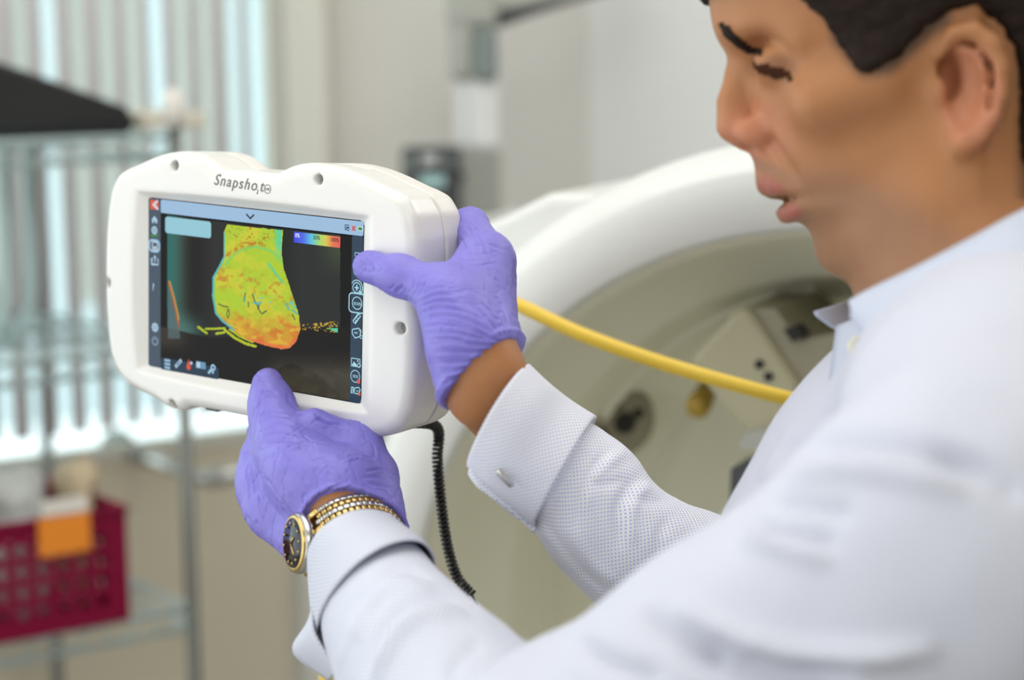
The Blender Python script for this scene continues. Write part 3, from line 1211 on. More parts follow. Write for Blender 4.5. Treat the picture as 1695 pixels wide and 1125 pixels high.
# ------------------------------------------------------------------ yellow hose
pts = [W(*p) for p in ((1560, 725, 1.38), (1500, 712, 1.38), (1350, 671, 1.38), (1250, 645, 1.38), (1100, 602, 1.39), (960, 552, 1.40), (846, 500, 1.42), (740, 470, 1.46), (640, 560, 1.49), (575, 800, 1.50), (548, 1000, 1.50), (540, 1130, 1.50), (536, 1300, 1.50))]
_e = pts[-1]
pts += [Vector((_e.x, _e.y, 0.45)), Vector((_e.x - 0.02, _e.y, 0.06)), Vector((_e.x - 0.10, _e.y - 0.02, 0.006)), Vector((_e.x - 0.45, _e.y - 0.05, 0.006))]
pts = [Vector(p) for p in catmull([np.array(p) for p in pts], 8)]
m = MB(); m.tube(pts, 0.0050, 20)
o = m.build('yellow_hose', M['yellow'], None, True)
tag(o, 'bright yellow flexible hose running across in front of the ring scanner', 'hose')


# ================================================================== HANDHELD IMAGING TABLET
tab_m = Matrix(RC @ np.diag([1, -1, -1]) @ DR)
tab_loc = Vector(C2W(DT)[0])
tablet = empty('imaging_tablet', tab_loc, 'white handheld medical imaging tablet with a colourful oxygenation scan on its screen', 'imaging device')
tablet.rotation_euler = tab_m.to_euler()


def dev_mesh(name, Vmm, F_, material, parent, **kw):
    """mesh given in tablet millimetres, made a child at any depth"""
    Vw = np.array(Vmm) * 0.001
    Vw = Vw @ np.array(tab_m).T + np.array(tab_loc)
    return mesh_obj(name, Vw, F_, material, parent, **kw)


def rr2(X, Y, hx, hy, r, cx=0.0, cy=0.0):
    qx = np.abs(X - cx) - hx + r
    qy = np.abs(Y - cy) - hy + r
    return np.sqrt(np.maximum(qx, 0) ** 2 + np.maximum(qy, 0) ** 2) + np.minimum(np.maximum(qx, qy), 0) - r


def slab_sdf(d2, Z, z0, z1, rf, rb):
    """extrude a 2D distance between z0 and z1 with rounded front rim rf and back rim rb"""
    zc = (z0 + z1) / 2; h = (z1 - z0) / 2
    w = np.abs(Z - zc) - h
    r = np.where(Z > zc, rf, rb)
    a, b = d2 + r, w + r
    return np.minimum(np.maximum(a, b), 0) + np.sqrt(np.maximum(a, 0) ** 2 + np.maximum(b, 0) ** 2) - r


SEAM = -27.0
FD = Field((-136, -88, -50), (138, 94, 13), 1.0)
FD.F[:] = 30.0


OUT = np.array([(-114, 46), (-100, 58.5), (-70, 69), (-45, 70), (-28, 62), (-2, 62.5), (23, 62), (40, 69.5), (68, 69.5), (100, 60), (115.5, 48),
                (115.5, -42), (101, -58), (76, -61), (68, -64.5), (60, -64.5), (50, -60.5), (0, -60), (-52, -60.5), (-60, -65), (-68, -65), (-78, -61), (-102, -56), (-114, -40)], float)

_c = [OUT[i % len(OUT)] for i in range(-2, len(OUT) + 3)]
OUT2 = np.array(catmull(_c, 4))[8:8 + 4 * len(OUT)]
for _ in range(2):
    OUT2 = (np.roll(OUT2, 1, 0) + 2 * OUT2 + np.roll(OUT2, -1, 0)) / 4


def body_fn(X, Y, Z):
    d2 = poly_sdf(X[:, :, 0], Y[:, :, 0], OUT2)[:, :, None] - 14.0 + 0 * Z
    d2 = d2 + 0.05 * np.maximum(-Z, 0)
    bow = 0.0003 * X * X + 0.0005 * Y * Y
    return slab_sdf(d2, Z + bow, -44, 8.6, 8.0, 9.0) * 0.97


FD.func(body_fn, k=0.5)


def recess(X, Y, Z):
    t = np.maximum((np.abs(X) - 89.0) / 17.0, (np.abs(Y) - 53.5) / 7.5)
    t = np.clip(t, -0.2, 1.6)
    return (0.0 + 8.6 * np.maximum(t, 0) - Z) * 0.68


FD.func(recess, k=1.0, mode='sub')
for (x, y, r, z0) in ((-62, 75.0, 3.1, -6), (57, 75.0, 3.1, -6), (-64, -74.5, 3.0, -6), (62, -74.5, 3.0, -6), (-123.5, -4, 3.3, -9), (120.5, -5, 3.5, -7)):
    FD.func(lambda X, Y, Z: np.maximum(np.sqrt((X - x) ** 2 + (Y - y) ** 2) - r, -(Z - z0)), (x - 6, y - 6, z0 - 3), (x + 6, y + 6, 12), k=0.5, mode='sub')
# slot on top of the right pod
FD.func(lambda X, Y, Z: np.maximum(np.sqrt(np.maximum(np.abs(X - 62) - 11, 0) ** 2 + (Z + 20) ** 2) - 1.7, 78.2 - Y), (45, 74, -25), (80, 92, -14), k=0.4, mode='sub')
full = FD.F.copy()
FD.func(lambda X, Y, Z: (SEAM + 0.35) - Z + 0 * X * Y, k=0.3, mode='and')
V, Q = FD.mesh()
V = laplace(V, Q, 3, 0.5)
dev_mesh('front_shell', V, Q, M['casing'], tablet)
FD.F = full.copy()
FD.func(lambda X, Y, Z: Z - (SEAM - 0.25) + 0 * X * Y, k=0.3, mode='and')
V, Q = FD.mesh()
V = laplace(V, Q, 3, 0.5)
dev_mesh('back_shell', V, Q, M['casing_back'], tablet)
FD.F = full
for (x, y, r, z) in ((-62, 75.0, 3.0, -3), (57, 75.0, 3.0, -3), (-64, -74.5, 2.9, -3.5), (62, -74.5, 2.9, -3.5), (-123.5, -4, 3.2, -5), (120.5, -5, 3.4, -1.5)):
    mb = MB(); mb.lathe([(r, -3), (r, -0.4), (r - 0.5, 0)], (x, y, z), (0, 0, 1), 28)
    dev_mesh('screw_plug', mb.v, mb.f, M['screw'], tablet)
mb = MB(); mb.box((-47, -76.5, -20), (12, 5, 14), None, 1.5)
dev_mesh('rubber_foot', mb.v, mb.f, M['dark'], tablet, smooth=False)
mb = MB(); mb.box((62, 78.4, -20), (20, 1.2, 2.4), None, 0.4)
dev_mesh('port_cover', mb.v, mb.f, mat('slot_cover', (216, 220, 230), 0.35), tablet)
mb = MB(); mb.box((51.0, 79.6, -20), (2.4, 1.0, 1.4), None, 0.2)
dev_mesh('status_light', mb.v, mb.f, M['slotblack'], tablet)


# --- lettering on the casing
def text_mesh(body, size, shear=0.0, spacing=1.0, bold=0.0):
    cu = bpy.data.curves.new('t', 'FONT')
    cu.body = body; cu.size = size; cu.shear = shear; cu.space_character = spacing
    cu.resolution_u = 4
    cu.offset = bold
    ob = bpy.data.objects.new('t', cu)
    COL.objects.link(ob)
    bpy.context.view_layer.update()
    me = bpy.data.meshes.new_from_object(ob.evaluated_get(bpy.context.evaluated_depsgraph_get()))
    bm = bmesh.new(); bm.from_mesh(me)
    bmesh.ops.triangulate(bm, faces=bm.faces)
    bmesh.ops.subdivide_edges(bm, edges=[e for e in bm.edges if e.calc_length() > size * 0.12], cuts=2)
    bmesh.ops.triangulate(bm, faces=bm.faces)
    v = [tuple(x.co) for x in bm.verts]
    f = [tuple(x.index for x in p.verts) for p in bm.faces]
    bm.free()
    bpy.data.objects.remove(ob); bpy.data.curves.remove(cu); bpy.data.meshes.remove(me)
    return v, f


def surf_z(x, y):
    zz = np.arange(11.0, -10, -0.2)
    s = FD.sample(np.stack([np.full_like(zz, x), np.full_like(zz, y), zz], 1))
    k = np.argmax(s < 0)
    if s[k] >= 0: return -10.0
    a, b = s[k - 1], s[k]
    return zz[k - 1] + (zz[k] - zz[k - 1]) * a / (a - b)


def on_casing(verts, org, dirx, diry, lift=0.22):
    out = []
    for (x, y, *_r) in verts:
        q = np.array(org) + np.array(dirx) * x + np.array(diry) * y
        out.append((q[0], q[1], surf_z(q[0], q[1]) + lift))
    return out


# base line of the writing, found on the casing
zl = 4.5
a = np.array(S(357, 305, zl)); b = np.array(S(441, 317, zl))
dx = (b - a); Lb = np.linalg.norm(dx); dx /= Lb; dy = np.array([-dx[1], dx[0]])
tv, tf = text_mesh('Snapsho', 9.2, 0.18, 1.16, 0.05)
w0 = max(v[0] for v in tv)
mb = MB(); mb.add([(v[0], v[1], 0) for v in tv], tf)
tv, tf = text_mesh('t', 9.2, 0.18, 1.0, 0.05)
mb.add([(v[0] + w0 + 2.0, v[1], 0) for v in tv], tf)
wt = max(v[0] for v in mb.v)
tv, tf = text_mesh('2', 3.4, 0.1, 1.0, 0.05)
mb.add([(v[0] + w0 - 0.4, v[1] - 1.7, 0) for v in tv], tf)
sc_ = Lb / wt
mb.v = [(v[0] * sc_, v[1] * sc_, 0) for v in mb.v]
vv = on_casing(mb.v, a, dx, dy)
dev_mesh('brand_lettering', vv, mb.f, M['logo'], tablet, smooth=False)
mb = MB()
n = 28; rO, rI = 2.75, 2.35
vs = []
for r in (rO, rI):
    for k in range(n): vs.append((math.cos(2 * math.pi * k / n) * r, math.sin(2 * math.pi * k / n) * r, 0))
mb.add(vs, [(k, (k + 1) % n, n + (k + 1) % n, n + k) for k in range(n)])
tv, tf = text_mesh('NIR', 2.3, 0.0, 1.0, 0.03)
tw = max(v[0] for v in tv)
mb.add([(v[0] - tw / 2, v[1] - 0.85, 0) for v in tv], tf)
c = np.array(S(446.5, 312.5, zl))
dev_mesh('round_mark', on_casing(mb.v, c, dx, dy), mb.f, M['logo'], tablet, smooth=False)

# --- screen
mb = MB()
bm = bmesh.new(); bmesh.ops.create_cube(bm, size=1.0)
for v in bm.verts: v.co = Vector((v.co.x * 178, v.co.y * 107, v.co.z * 1.2 + 0.0))
ed = [e for e in bm.edges if abs(e.verts[0].co.z - e.verts[1].co.z) > 0.5]
bmesh.ops.bevel(bm, geom=ed, offset=2.5, segments=5, affect='EDGES')
vs = [tuple(v.co) for v in bm.verts]; fs = [tuple(v.index for v in f.verts) for f in bm.faces]
bm.free()
glassm = mat('display_glass', (8, 9, 10), 0.10, spec=0.06)
screen = dev_mesh('screen', vs, fs, glassm, tablet, smooth=False)


def SP(px, py, z=0.6):
    x, y = S(px, py, z)
    return np.array([x, y])


def ui(name, shapes, rgb, z=0.75, parent=None, m=None):
    mb = MB()
    for vs, fs in shapes:
        mb.add([(v[0], v[1], z) for v in vs], fs)
    return dev_mesh(name, mb.v, mb.f, m or lit('lit_' + name, rgb), parent or screen, smooth=False)


def poly(pts):
    q = [SP(*p) for p in pts]
    ar = sum(q[i][0] * q[(i + 1) % len(q)][1] - q[(i + 1) % len(q)][0] * q[i][1] for i in range(len(q)))
    if ar < 0: q = q[::-1]
    return q, [tuple(range(len(q)))]


def rrect(x0, y0, x1, y1, r, n=5):
    """rounded rectangle in tablet mm"""
    pts = []
    for cx_, cy_, a0 in ((x1 - r, y1 - r, 0), (x0 + r, y1 - r, 90), (x0 + r, y0 + r, 180), (x1 - r, y0 + r, 270)):
        for k in range(n + 1):
            a = math.radians(a0 + 90 * k / n)
            pts.append((cx_ + r * math.cos(a), cy_ + r * math.sin(a)))
    return pts, [tuple(range(len(pts)))]


def stroke(pts, w, closed=False):
    """line of width w mm through mm points"""
    pts = [np.array(p, float) for p in pts]
    n = len(pts)
    L, Rr = [], []
    for i in range(n):
        if closed: a, b = pts[i - 1], pts[(i + 1) % n]
        else: a, b = pts[max(i - 1, 0)], pts[min(i + 1, n - 1)]
        t = b - a; t /= (np.linalg.norm(t) + 1e-9)
        nn = np.array([-t[1], t[0]])
        k = 1.0
        if (closed or 0 < i < n - 1):
            t1 = pts[i] - pts[i - 1]; t1 /= np.linalg.norm(t1) + 1e-9
            k = 1 / max(0.5, abs(t1.dot(t)))
        L.append(pts[i] + nn * w / 2 * k); Rr.append(pts[i] - nn * w / 2 * k)
    m_ = n if closed else n - 1
    return L + Rr, [(n + i, n + (i + 1) % n, (i + 1) % n, i) for i in range(m_)]


def circ(c, r, n=24, a0=0, a1=360):
    return [(c[0] + r * math.cos(math.radians(a0 + (a1 - a0) * k / n)), c[1] + r * math.sin(math.radians(a0 + (a1 - a0) * k / n))) for k in range(n + (0 if a1 - a0 == 360 else 1))]


def disc(c, r, n=20):
    p = circ(c, r, n)
    return p, [tuple(range(len(p)))]


def pl(*pts): return [SP(*p) for p in pts]


def txt(body, px, py, size, spacing=1.0, bold=0.0, centre=False):
    v, f = text_mesh(body, size, 0, spacing, bold)
    o = SP(px, py)
    if centre:
        w_ = max(q[0] for q in v); h_ = max(q[1] for q in v)
        o = o - np.array([w_ / 2, h_ / 2])
    return [(o[0] + q[0], o[1] + q[1]) for q in v], f


# mm coordinates of the layout
xb = SP(266, 450)[0]                  # right edge of the left bar
yb = SP(266, 352)[1]                  # bottom of the top bar
xr = SP(581, 500)[0]                  # left edge of the right bar
ui('side_toolbar', [rrect(-88.9, -53.3, xb, 53.3, 1.5)], (66, 82, 98), 0.66)
ui('tool_bar', [rrect(xr, -53.3, 88.9, yb, 1.2)], (38, 62, 84), 0.66)
ui('status_bar', [rrect(xb, yb, 88.9, 53.0, 1.2)], (158, 192, 224), 0.68)
nb0 = SP(274, 372); nb1 = SP(350, 392)
ui('name_box', [rrect(SP(274, 370)[0], SP(300, 390)[1] + 0.6, SP(350, 385)[0], SP(300, 361)[1], 2.0)], (148, 202, 216), 0.9)
ui('bottom_toolbar', [rrect(SP(266, 600)[0], SP(300, 617)[1], SP(363, 610)[0], SP(300, 597)[1], 2.2)], (24, 52, 74), 0.9)

# the scan picture: a grid of lit points
x0, x1 = SP(277, 500)[0], SP(563, 500)[0]
y0, y1 = -53.0, yb - 1.2
st = 0.36
gx = np.arange(xb, xr + st * 0.5, st); gy = np.arange(y0, y1 + st, st)
GX, GY = np.meshgrid(gx, gy, indexing='ij')
pts = np.stack([GX.ravel(), GY.ravel()], 1)
vc = (np.concatenate([pts, np.full((len(pts), 1), 0.7)], 1) * 0.001) @ DR.T + DT
pp_ = pix(vc)
px, py = pp_[:, 0], pp_[:, 1]


def sm(a, b, x):
    t = np.clip((x - a) / (b - a), 0, 1)
    return t * t * (3 - 2 * t)


def nz(sx, sy, seed=0.0, o=4, ang=0.0):
    c_, s_ = math.cos(ang), math.sin(ang)
    q = np.stack([(px * c_ + py * s_) / sx, (-px * s_ + py * c_) / sy, np.full_like(px, seed)], 1)
    return fbm(q, o)


def over(c, col, a):
    col = np.asarray(col, float)
    return c * (1 - a[:, None]) + col * a[:, None]


n1, n2 = nz(14, 14, 1.5), nz(5, 5, 7.5, 3)
c = np.full((len(px), 3), (30.0, 31, 30))
c = over(c, (58, 57, 54), sm(330, 372, px) * sm(400, 340, px + 0 * py) * 0.8)
c = over(c, (46, 108, 102), sm(312, 288, px) * (px > 276) * (py < 560))
c = over(c, (72, 92, 78), sm(330, 305, px) * sm(278, 300, px) * 0.5 * (py < 555))
c = over(c, (74, 126, 118), sm(500, 548, py) * sm(352, 300, px) * 0.8)
c = over(c, (24, 24, 20), np.exp(-((px - 322) / 14.0) ** 2) * sm(545, 500, py) * 0.85)
c = over(c, (42, 44, 43), sm(465, 500, px))
c = over(c, (70, 84, 56), sm(515, 566, px) * sm(470, 405, py) * 0.8)
# border of the picture
bord = (px < 277) | (px > 563)
c = over(c, (12, 11, 11), bord.astype(float))
# lower, dark part: table top
yl = 548 + 10 * np.sin((px - 300) / 40.0) * (px < 380) - 6 * (px > 480)
low = sm(-1.5, 1.5, py - yl)
c = over(c, (22, 20, 18), low)
c = over(c, (74, 70, 58), low * sm(575, 625, py) * sm(420, 470, px) * (0.6 + 0.5 * n1) * (px < 581))  # grey-brown reflection of the room painted over the bottom right
c = over(c, (70, 64, 54), low * sm(330, 285, px) * sm(590, 560, py) * 0.7)
# grey slab and rainbow edge at the left
bx = np.interp(py, [465, 490, 520, 548, 556], [279, 286, 293, 297, 298])
c = over(c, (88, 108, 112), ((px < bx) & (px > 278) & (py > 468) & (py < 560)).astype(float) * 0.8)
edge = np.exp(-((px - bx) / 1.7) ** 2) * ((py > 465) & (py < 552))
c = over(c, (214, 96, 44), edge * sm(552, 530, py))
edge = np.exp(-((px - bx - 1.6) / 0.9) ** 2) * ((py > 465) & (py < 530))
c = over(c, (222, 196, 80), edge * 0.8)
# the foot
foot = np.array([(376, 371), (420, 376), (468, 381), (466, 420), (470, 447), (478, 470), (488, 500), (495, 522), (497, 545), (490, 566), (480, 576), (466, 578), (440, 572), (410, 562), (384, 546), (366, 531), (356, 519), (351, 490), (352, 458), (362, 440), (370, 424), (370, 385)], float)
fd = poly_sdf(px, py, foot) + (n2 - 0.5) * 2.2 * (px > 440)
ins = fd < 0
fc = np.full_like(c, (178, 208, 52.0))
fc = over(fc, (204, 208, 56), sm(0.45, 0.62, nz(22, 22, 3.1)))
fc = over(fc, (222, 142, 50), sm(505, 560, py - (n1 - 0.5) * 60 - (n2 - 0.5) * 40) * 0.8)
fc = over(fc, (212, 112, 46), sm(0.46, 0.72, nz(18, 9, 5.2, 6, 0.5)) * sm(500, 540, py) * 0.75)
fc = over(fc, (226, 190, 58), sm(0.52, 0.66, nz(11, 7, 8.2)) * sm(500, 550, py) * 0.8)
bandr = np.exp(-((py - 470 - 0.25 * (px - 420)) / 20.0) ** 2)
fc = over(fc, (200, 128, 44), sm(0.46, 0.70, nz(7, 7, 4.4, 5)) * bandr * 0.8)
arc = np.hypot(px - 422, (py - 468) * 0.95)
fc = over(fc, (196, 112, 34), np.exp(-((arc - 62) / 4.0) ** 2) * (py < 425) * (px < 440) * sm(0.35, 0.6, nz(6, 6, 2.4)) * 0.8)
fc = over(fc, (110, 208, 130), np.exp(-((arc - 56) / 2.2) ** 2) * (py < 440) * 0.6)
fc = over(fc, (186, 84, 30), (nz(3, 3, 9.4, 2) > 0.66) * sm(445, 420, np.abs(px - 418) + np.abs(py - 385) * 1.4 + 385) * 0.7)
fc = over(fc, (80, 214, 176), sm(450, 462, px - (n2 - .5) * 10) * sm(440, 395, py) * 0.9 * (px < 462 + 4))
fc = over(fc, (70, 206, 190), np.exp(-(seg_dist(pp_, np.array([(444, 436), (456, 452), (468, 468)], float))[0] / 1.8) ** 2) * 0.8)
fc = over(fc, (88, 200, 200), sm(0.60, 0.66, nz(7, 4, 6.6)) * np.exp(-((py - 497 + (px - 430) * -0.1) / 9.0) ** 2) * (px > 400))
fc = over(fc, (74, 188, 206), sm(-5.5, -1.0, fd) * ((px < 372) | ((px < 388) & (py > 520))) * 0.9)
fc = over(fc, (232, 110, 70), sm(-9, -2, fd) * (py > 560) * 0.8)
c = np.where(ins[:, None], fc, c)
# stitches
for plx, w_ in (([(362, 503), (368, 506), (377, 508)], 1.0), ([(378, 511), (375, 520), (377, 526), (380, 520), (378, 511)], 0.7), ([(406, 485), (404, 498)], 0.9), ([(418, 487), (421, 497), (424, 502), (429, 513), (432, 518)], 0.9),
                ([(429, 504), (427, 511)], 0.9), ([(434, 519), (441, 514)], 1.0), ([(411, 500), (411, 508)], 0.8), ([(488, 529), (484, 520)], 0.8)):
    d_ = seg_dist(pp_, np.array(plx, float))[0]
    c = over(c, (44, 60, 66), np.exp(-(d_ / w_) ** 2) * 0.9)
for plx, w_ in (([(404, 492), (404, 499)], 1.2), ([(420, 500), (426, 503), (431, 500)], 2.0), ([(474, 503), (478, 512)], 1.6), ([(484, 513), (492, 519)], 1.5)):
    d_ = seg_dist(pp_, np.array(plx, float))[0]
    c = over(c, (64, 176, 220), np.exp(-(d_ / w_) ** 2) * 0.8)
# yellow-green fringes
for plx, w_ in (([(328, 541), (342, 551)], 1.8), ([(340, 544), (355, 544), (372, 543)], 1.6), ([(358, 552), (371, 550)], 1.6), ([(372, 546), (390, 560), (406, 568), (423, 573)], 2.0), ([(380, 545), (396, 556), (418, 566)], 1.4)):
    d_ = seg_dist(pp_, np.array(plx, float))[0]
    c = over(c, (190, 206, 46), (np.exp(-(d_ / w_) ** 2) > 0.25 + 0.4 * (n2 - 0.3)) * (fd > 0) * 0.95)
spk = (nz(3.2, 1.8, 11.4, 2) > 0.55) & (px > 500) & (px < 559) & (np.abs(py - 541) < 4 + (px - 500) * 0.1)
c = over(c, (216, 176, 54), spk * 0.9)
tri = (px > 542) & (px < 559) & (py > 543) & (py < 543 + (px - 540) * 0.4)
c = over(c, (110, 216, 110), tri * 0.9)
c = over(c, (86, 204, 190), tri * (px > 550) * 0.7)
c = np.clip(c, 0, 255) / 255.0
c = np.where(c <= 0.04045, c / 12.92, ((c + 0.055) / 1.055) ** 2.4)
nx_, ny_ = len(gx), len(gy)
I, J = np.meshgrid(np.arange(nx_ - 1), np.arange(ny_ - 1), indexing='ij')
Qg = np.stack([I * ny_ + J, (I + 1) * ny_ + J, (I + 1) * ny_ + J + 1, I * ny_ + J + 1], -1).reshape(-1, 4)
Vg = np.concatenate([pts, np.full((len(pts), 1), 0.66)], 1)
mscan = mat('scan_pixels', (20, 20, 20), 0.10, spec=0.06, attr='Col', emit=0.64)
b_ = mscan.node_tree.nodes['Principled BSDF']
for l_ in list(b_.inputs['Base Color'].links): mscan.node_tree.links.remove(l_)
b_.inputs['Base Color'].default_value = (0.004, 0.004, 0.004, 1)
dev_mesh('scan_picture', Vg, Qg, mscan, screen, colors=c, smooth=False)

# colour scale with its numbers
sa, sb = SP(487, 382), SP(564, 391)
ys0, ys1 = SP(488, 401)[1], SP(488, 383)[1]
ng = 60
Vs, Cs = [], []
stops = [(0, (62, 72, 226)), (0.2, (84, 110, 236)), (0.38, (96, 200, 230)), (0.55, (170, 222, 120)), (0.7, (222, 206, 84)), (0.85, (236, 120, 84)), (1.0, (232, 104, 92))]
for i in range(ng + 1):
    t = i / ng
    col = [np.interp(t, [s_[0] for s_ in stops], [s_[1][k] for s_ in stops]) for k in range(3)]
    for yy in (ys0, ys1):
        Vs.append((sa[0] + (sb[0] - sa[0]) * t, yy, 0.95)); Cs.append(lin(col)[:3])
Qs = np.array([(2 * i, 2 * i + 2, 2 * i + 3, 2 * i + 1) for i in range(ng)])
scale = dev_mesh('colour_scale', Vs, Qs, mscan, screen, colors=np.array(Cs), smooth=False)
ui('scale_number', [txt('0%', 489, 392, 3.3, 1.0, 0.06)], (235, 240, 255), 1.05)
ui('scale_number', [txt('50%', 519, 395.5, 3.3, 1.0, 0.06)], (30, 60, 60), 1.05)
ui('scale_number', [txt('100%', 547, 399, 3.2, 1.0, 0.06)], (70, 30, 24), 1.05)

# left bar icons
PALE = (178, 208, 232)
ui('logo_tile', [poly([(249, 330), (263, 332), (263, 347), (249, 346)])], (226, 94, 48), 0.8)
ui('logo_letter', [stroke(pl((261.5, 332), (255, 338.5), (262.5, 346.5)), 1.6)], (214, 216, 232), 0.9)
ui('home_icon', [poly([(251, 363.5), (256, 357), (261.5, 364.5)]), poly([(252, 362.5), (260.5, 363.5), (260.5, 369.5), (257.5, 369.3), (257.5, 365.8), (255, 365.4), (255, 369), (252, 368.6)])], PALE, 0.8)
ui('camera_icon', [stroke(circ(SP(256, 381), 2.0), 1.2, True), disc(SP(256, 381), 0.9)], PALE, 0.8)
ui('charge_bar', [poly([(250.5, 387.5), (262, 388.5), (262, 391.5), (250.5, 391)])], (60, 140, 40), 0.8)
q0, q1 = SP(246.5, 417), SP(267.5, 396.5)
rp, _f = rrect(-88.0, min(q0[1], q1[1]) + 0.9, -88.0 + 9.0, max(q0[1], q1[1]) - 0.9, 2.6)
ui('gallery_frame', [stroke(rp, 1.3, True)], (160, 200, 228), 0.85)
cgl = SP(256.8, 407)
ui('gallery_icon', [stroke(rrect(cgl[0] - 2.2, cgl[1] - 2.6, cgl[0] + 2.2, cgl[1] + 2.6, 0.8)[0], 0.9, True), rrect(cgl[0] - 1.4, cgl[1] - 1.9, cgl[0] + 1.4, cgl[1] - 0.2, 0.3)], (190, 206, 224), 0.85)
ui('share_icon', [stroke(pl((253.5, 428), (251.5, 428), (251.5, 437), (262, 438), (262, 429), (260, 428.6)), 0.8), stroke(pl((256.8, 434), (256.8, 424)), 0.8), stroke(pl((254.8, 426.5), (256.8, 423.5), (258.8, 426.8)), 0.8)], PALE, 0.8)
ui('help_icon', [txt('?', 252.2, 479.5, 6.0, 1, 0.12)], PALE, 0.8)
cg = SP(257, 541.5)
ui('settings_icon', [stroke(circ(cg, 1.9), 1.3, True), disc(cg, 0.8)] + [disc((cg[0] + 2.7 * math.cos(k * math.pi / 4), cg[1] + 2.7 * math.sin(k * math.pi / 4)), 0.55, 8) for k in range(8)], PALE, 0.8)
cg = SP(257, 564)
ui('power_icon', [stroke(circ(cg, 2.4, 20, 120, 420), 0.9), stroke([(cg[0], cg[1] + 0.4), (cg[0], cg[1] + 3.4)], 0.9)], (140, 160, 180), 0.8)
# bottom bar
ui('grid_icon', [rrect(SP(273, 600)[0], SP(277, 606 - 12 + 6 * k)[1] - 1.6, SP(282.5, 600)[0], SP(277, 606 - 12 + 6 * k)[1], 0.3) for k in range(3)], (150, 190, 214), 1.0)
ui('pencil_icon', [stroke(pl((291, 607), (301, 595.5)), 2.3)], (170, 204, 228), 1.0)
ui('pencil_core', [stroke(pl((293.5, 604.5), (299, 598)), 0.8)], (40, 80, 110), 1.05)
cg = SP(313, 607)
ui('drop_icon', [disc(cg, 1.9), ([(cg[0] - 1.5, cg[1] + 1.0), (cg[0] + 1.5, cg[1] + 1.0), (cg[0], cg[1] + 5.2)], [(0, 1, 2)])], (222, 84, 62), 1.0)
ui('drop_badge', [disc(SP(317.5, 600.5), 1.1)], PALE, 1.05)
a_ = SP(325, 610)
ui('card_icon', [rrect(a_[0], a_[1] + 0.6, a_[0] + 8.6, a_[1] + 5.0, 0.5)], (104, 150, 184), 1.0)
ui('card_half', [rrect(a_[0] + 0.6, a_[1] + 1.1, a_[0] + 3.8, a_[1] + 4.5, 0.3)], (190, 212, 232), 1.05)
cg = SP(353.5, 608)
ui('key_icon', [stroke(circ(cg, 1.5), 1.2, True), stroke(pl((351, 611), (345.5, 617.5)), 1.7), disc(SP(353, 616), 0.9)], (160, 200, 224), 1.0)
# status bar icons
ui('menu_chevron', [stroke(pl((408, 354), (414.5, 361.5), (421, 355)), 1.1)], (30, 44, 64), 0.8)
ui('clipboard_icon', [stroke(pl((571.5, 372), (577.5, 372.5), (577.5, 376), (571.5, 380), (571.5, 372)), 0.5), stroke(pl((572, 375.5), (577, 376)), 0.5), stroke(circ(SP(576.5, 379), 0.9), 0.45, True)], (34, 54, 84), 0.8)
ui('offline_icon', [stroke(pl((583, 373.5), (588.5, 382)), 0.9), stroke(pl((588.5, 374), (583, 381.5)), 0.9)], (214, 72, 60), 0.8)
ui('battery_icon', [rrect(SP(593.5, 378)[0], SP(597, 381)[1], SP(599.5, 378)[0], SP(597, 376)[1], 0.3)], (34, 140, 44), 0.85)
ui('battery_outline', [stroke(rrect(SP(593, 378)[0], SP(597, 381.6)[1], SP(601.5, 378)[0], SP(597, 375.4)[1], 0.4)[0], 0.35, True)], (226, 240, 236), 0.8)
# right bar icons
RC_ = (172, 220, 236)
ui('frame_icon', [stroke(rrect(SP(588, 420)[0], SP(590, 424)[1], SP(597, 420)[0], SP(590, 418)[1], 0.4)[0], 0.4, True)], RC_, 0.8)
cg = SP(592.5, 448)
ui('zoom_icon', [stroke(circ(cg, 3.1), 0.6, True), stroke(pl((596, 454), (599, 461)), 1.3)], RC_, 0.8)
cg = SP(591, 476)
ui('zoom_grid_icon', [stroke(circ(cg, 3.0), 0.6, True), stroke(circ(cg, 4.4, 20, -60, 150), 0.6), stroke([(cg[0] - 1.6, cg[1]), (cg[0] + 1.6, cg[1])], 0.9), stroke([(cg[0], cg[1] - 1.8), (cg[0], cg[1] + 1.8)], 0.9), stroke(pl((595, 481), (599.5, 487)), 1.4)], RC_, 0.8)
cg = SP(591.5, 501.5)
ui('oxygen_icon', [stroke(circ(cg, 3.6), 0.55, True), txt('SO2%', 592, 502.5, 2.3, 1, 0.05, True)], RC_, 0.8)
ui('selection_frame', [stroke(rrect(cg[0] - 6.2, cg[1] - 5.6, cg[0] + 5.6, cg[1] + 5.6, 2.3)[0], 0.75, True)], RC_, 0.8)
ui('ruler_icon', [stroke(pl((584.5, 531), (588, 535), (597.5, 522.5), (594, 519), (584.5, 531)), 0.6), stroke(pl((588, 529), (589.5, 530.5)), 0.4), stroke(pl((590.5, 525.5), (592, 527)), 0.4)], RC_, 0.8)
ui('area_icon', [stroke(pl((583.5, 545), (594, 543), (598, 547), (596, 557), (588, 559), (583.5, 552), (583.5, 545)), 0.65), txt('cm', 589.5, 550.5, 2.2, 1, 0.05, True), txt('2', 594.2, 548, 1.3, 1, 0.05), stroke(circ(SP(598.3, 557.5), 0.9), 0.4, True)], RC_, 0.8)
a_ = SP(582, 605)
ui('picture_icon', [stroke(rrect(a_[0], a_[1], a_[0] + 6.6, a_[1] + 4.6, 0.2)[0], 0.5, True), ([(a_[0] + 0.3, a_[1] + 0.3), (a_[0] + 5.0, a_[1] + 0.3), (a_[0] + 2.0, a_[1] + 2.8)], [(0, 1, 2)]), disc((a_[0] + 4.9, a_[1] + 3.4), 0.6), stroke(circ(SP(594.5, 604.5), 1.2), 0.45, True)], RC_, 0.8)
cg = SP(588.5, 622.5)
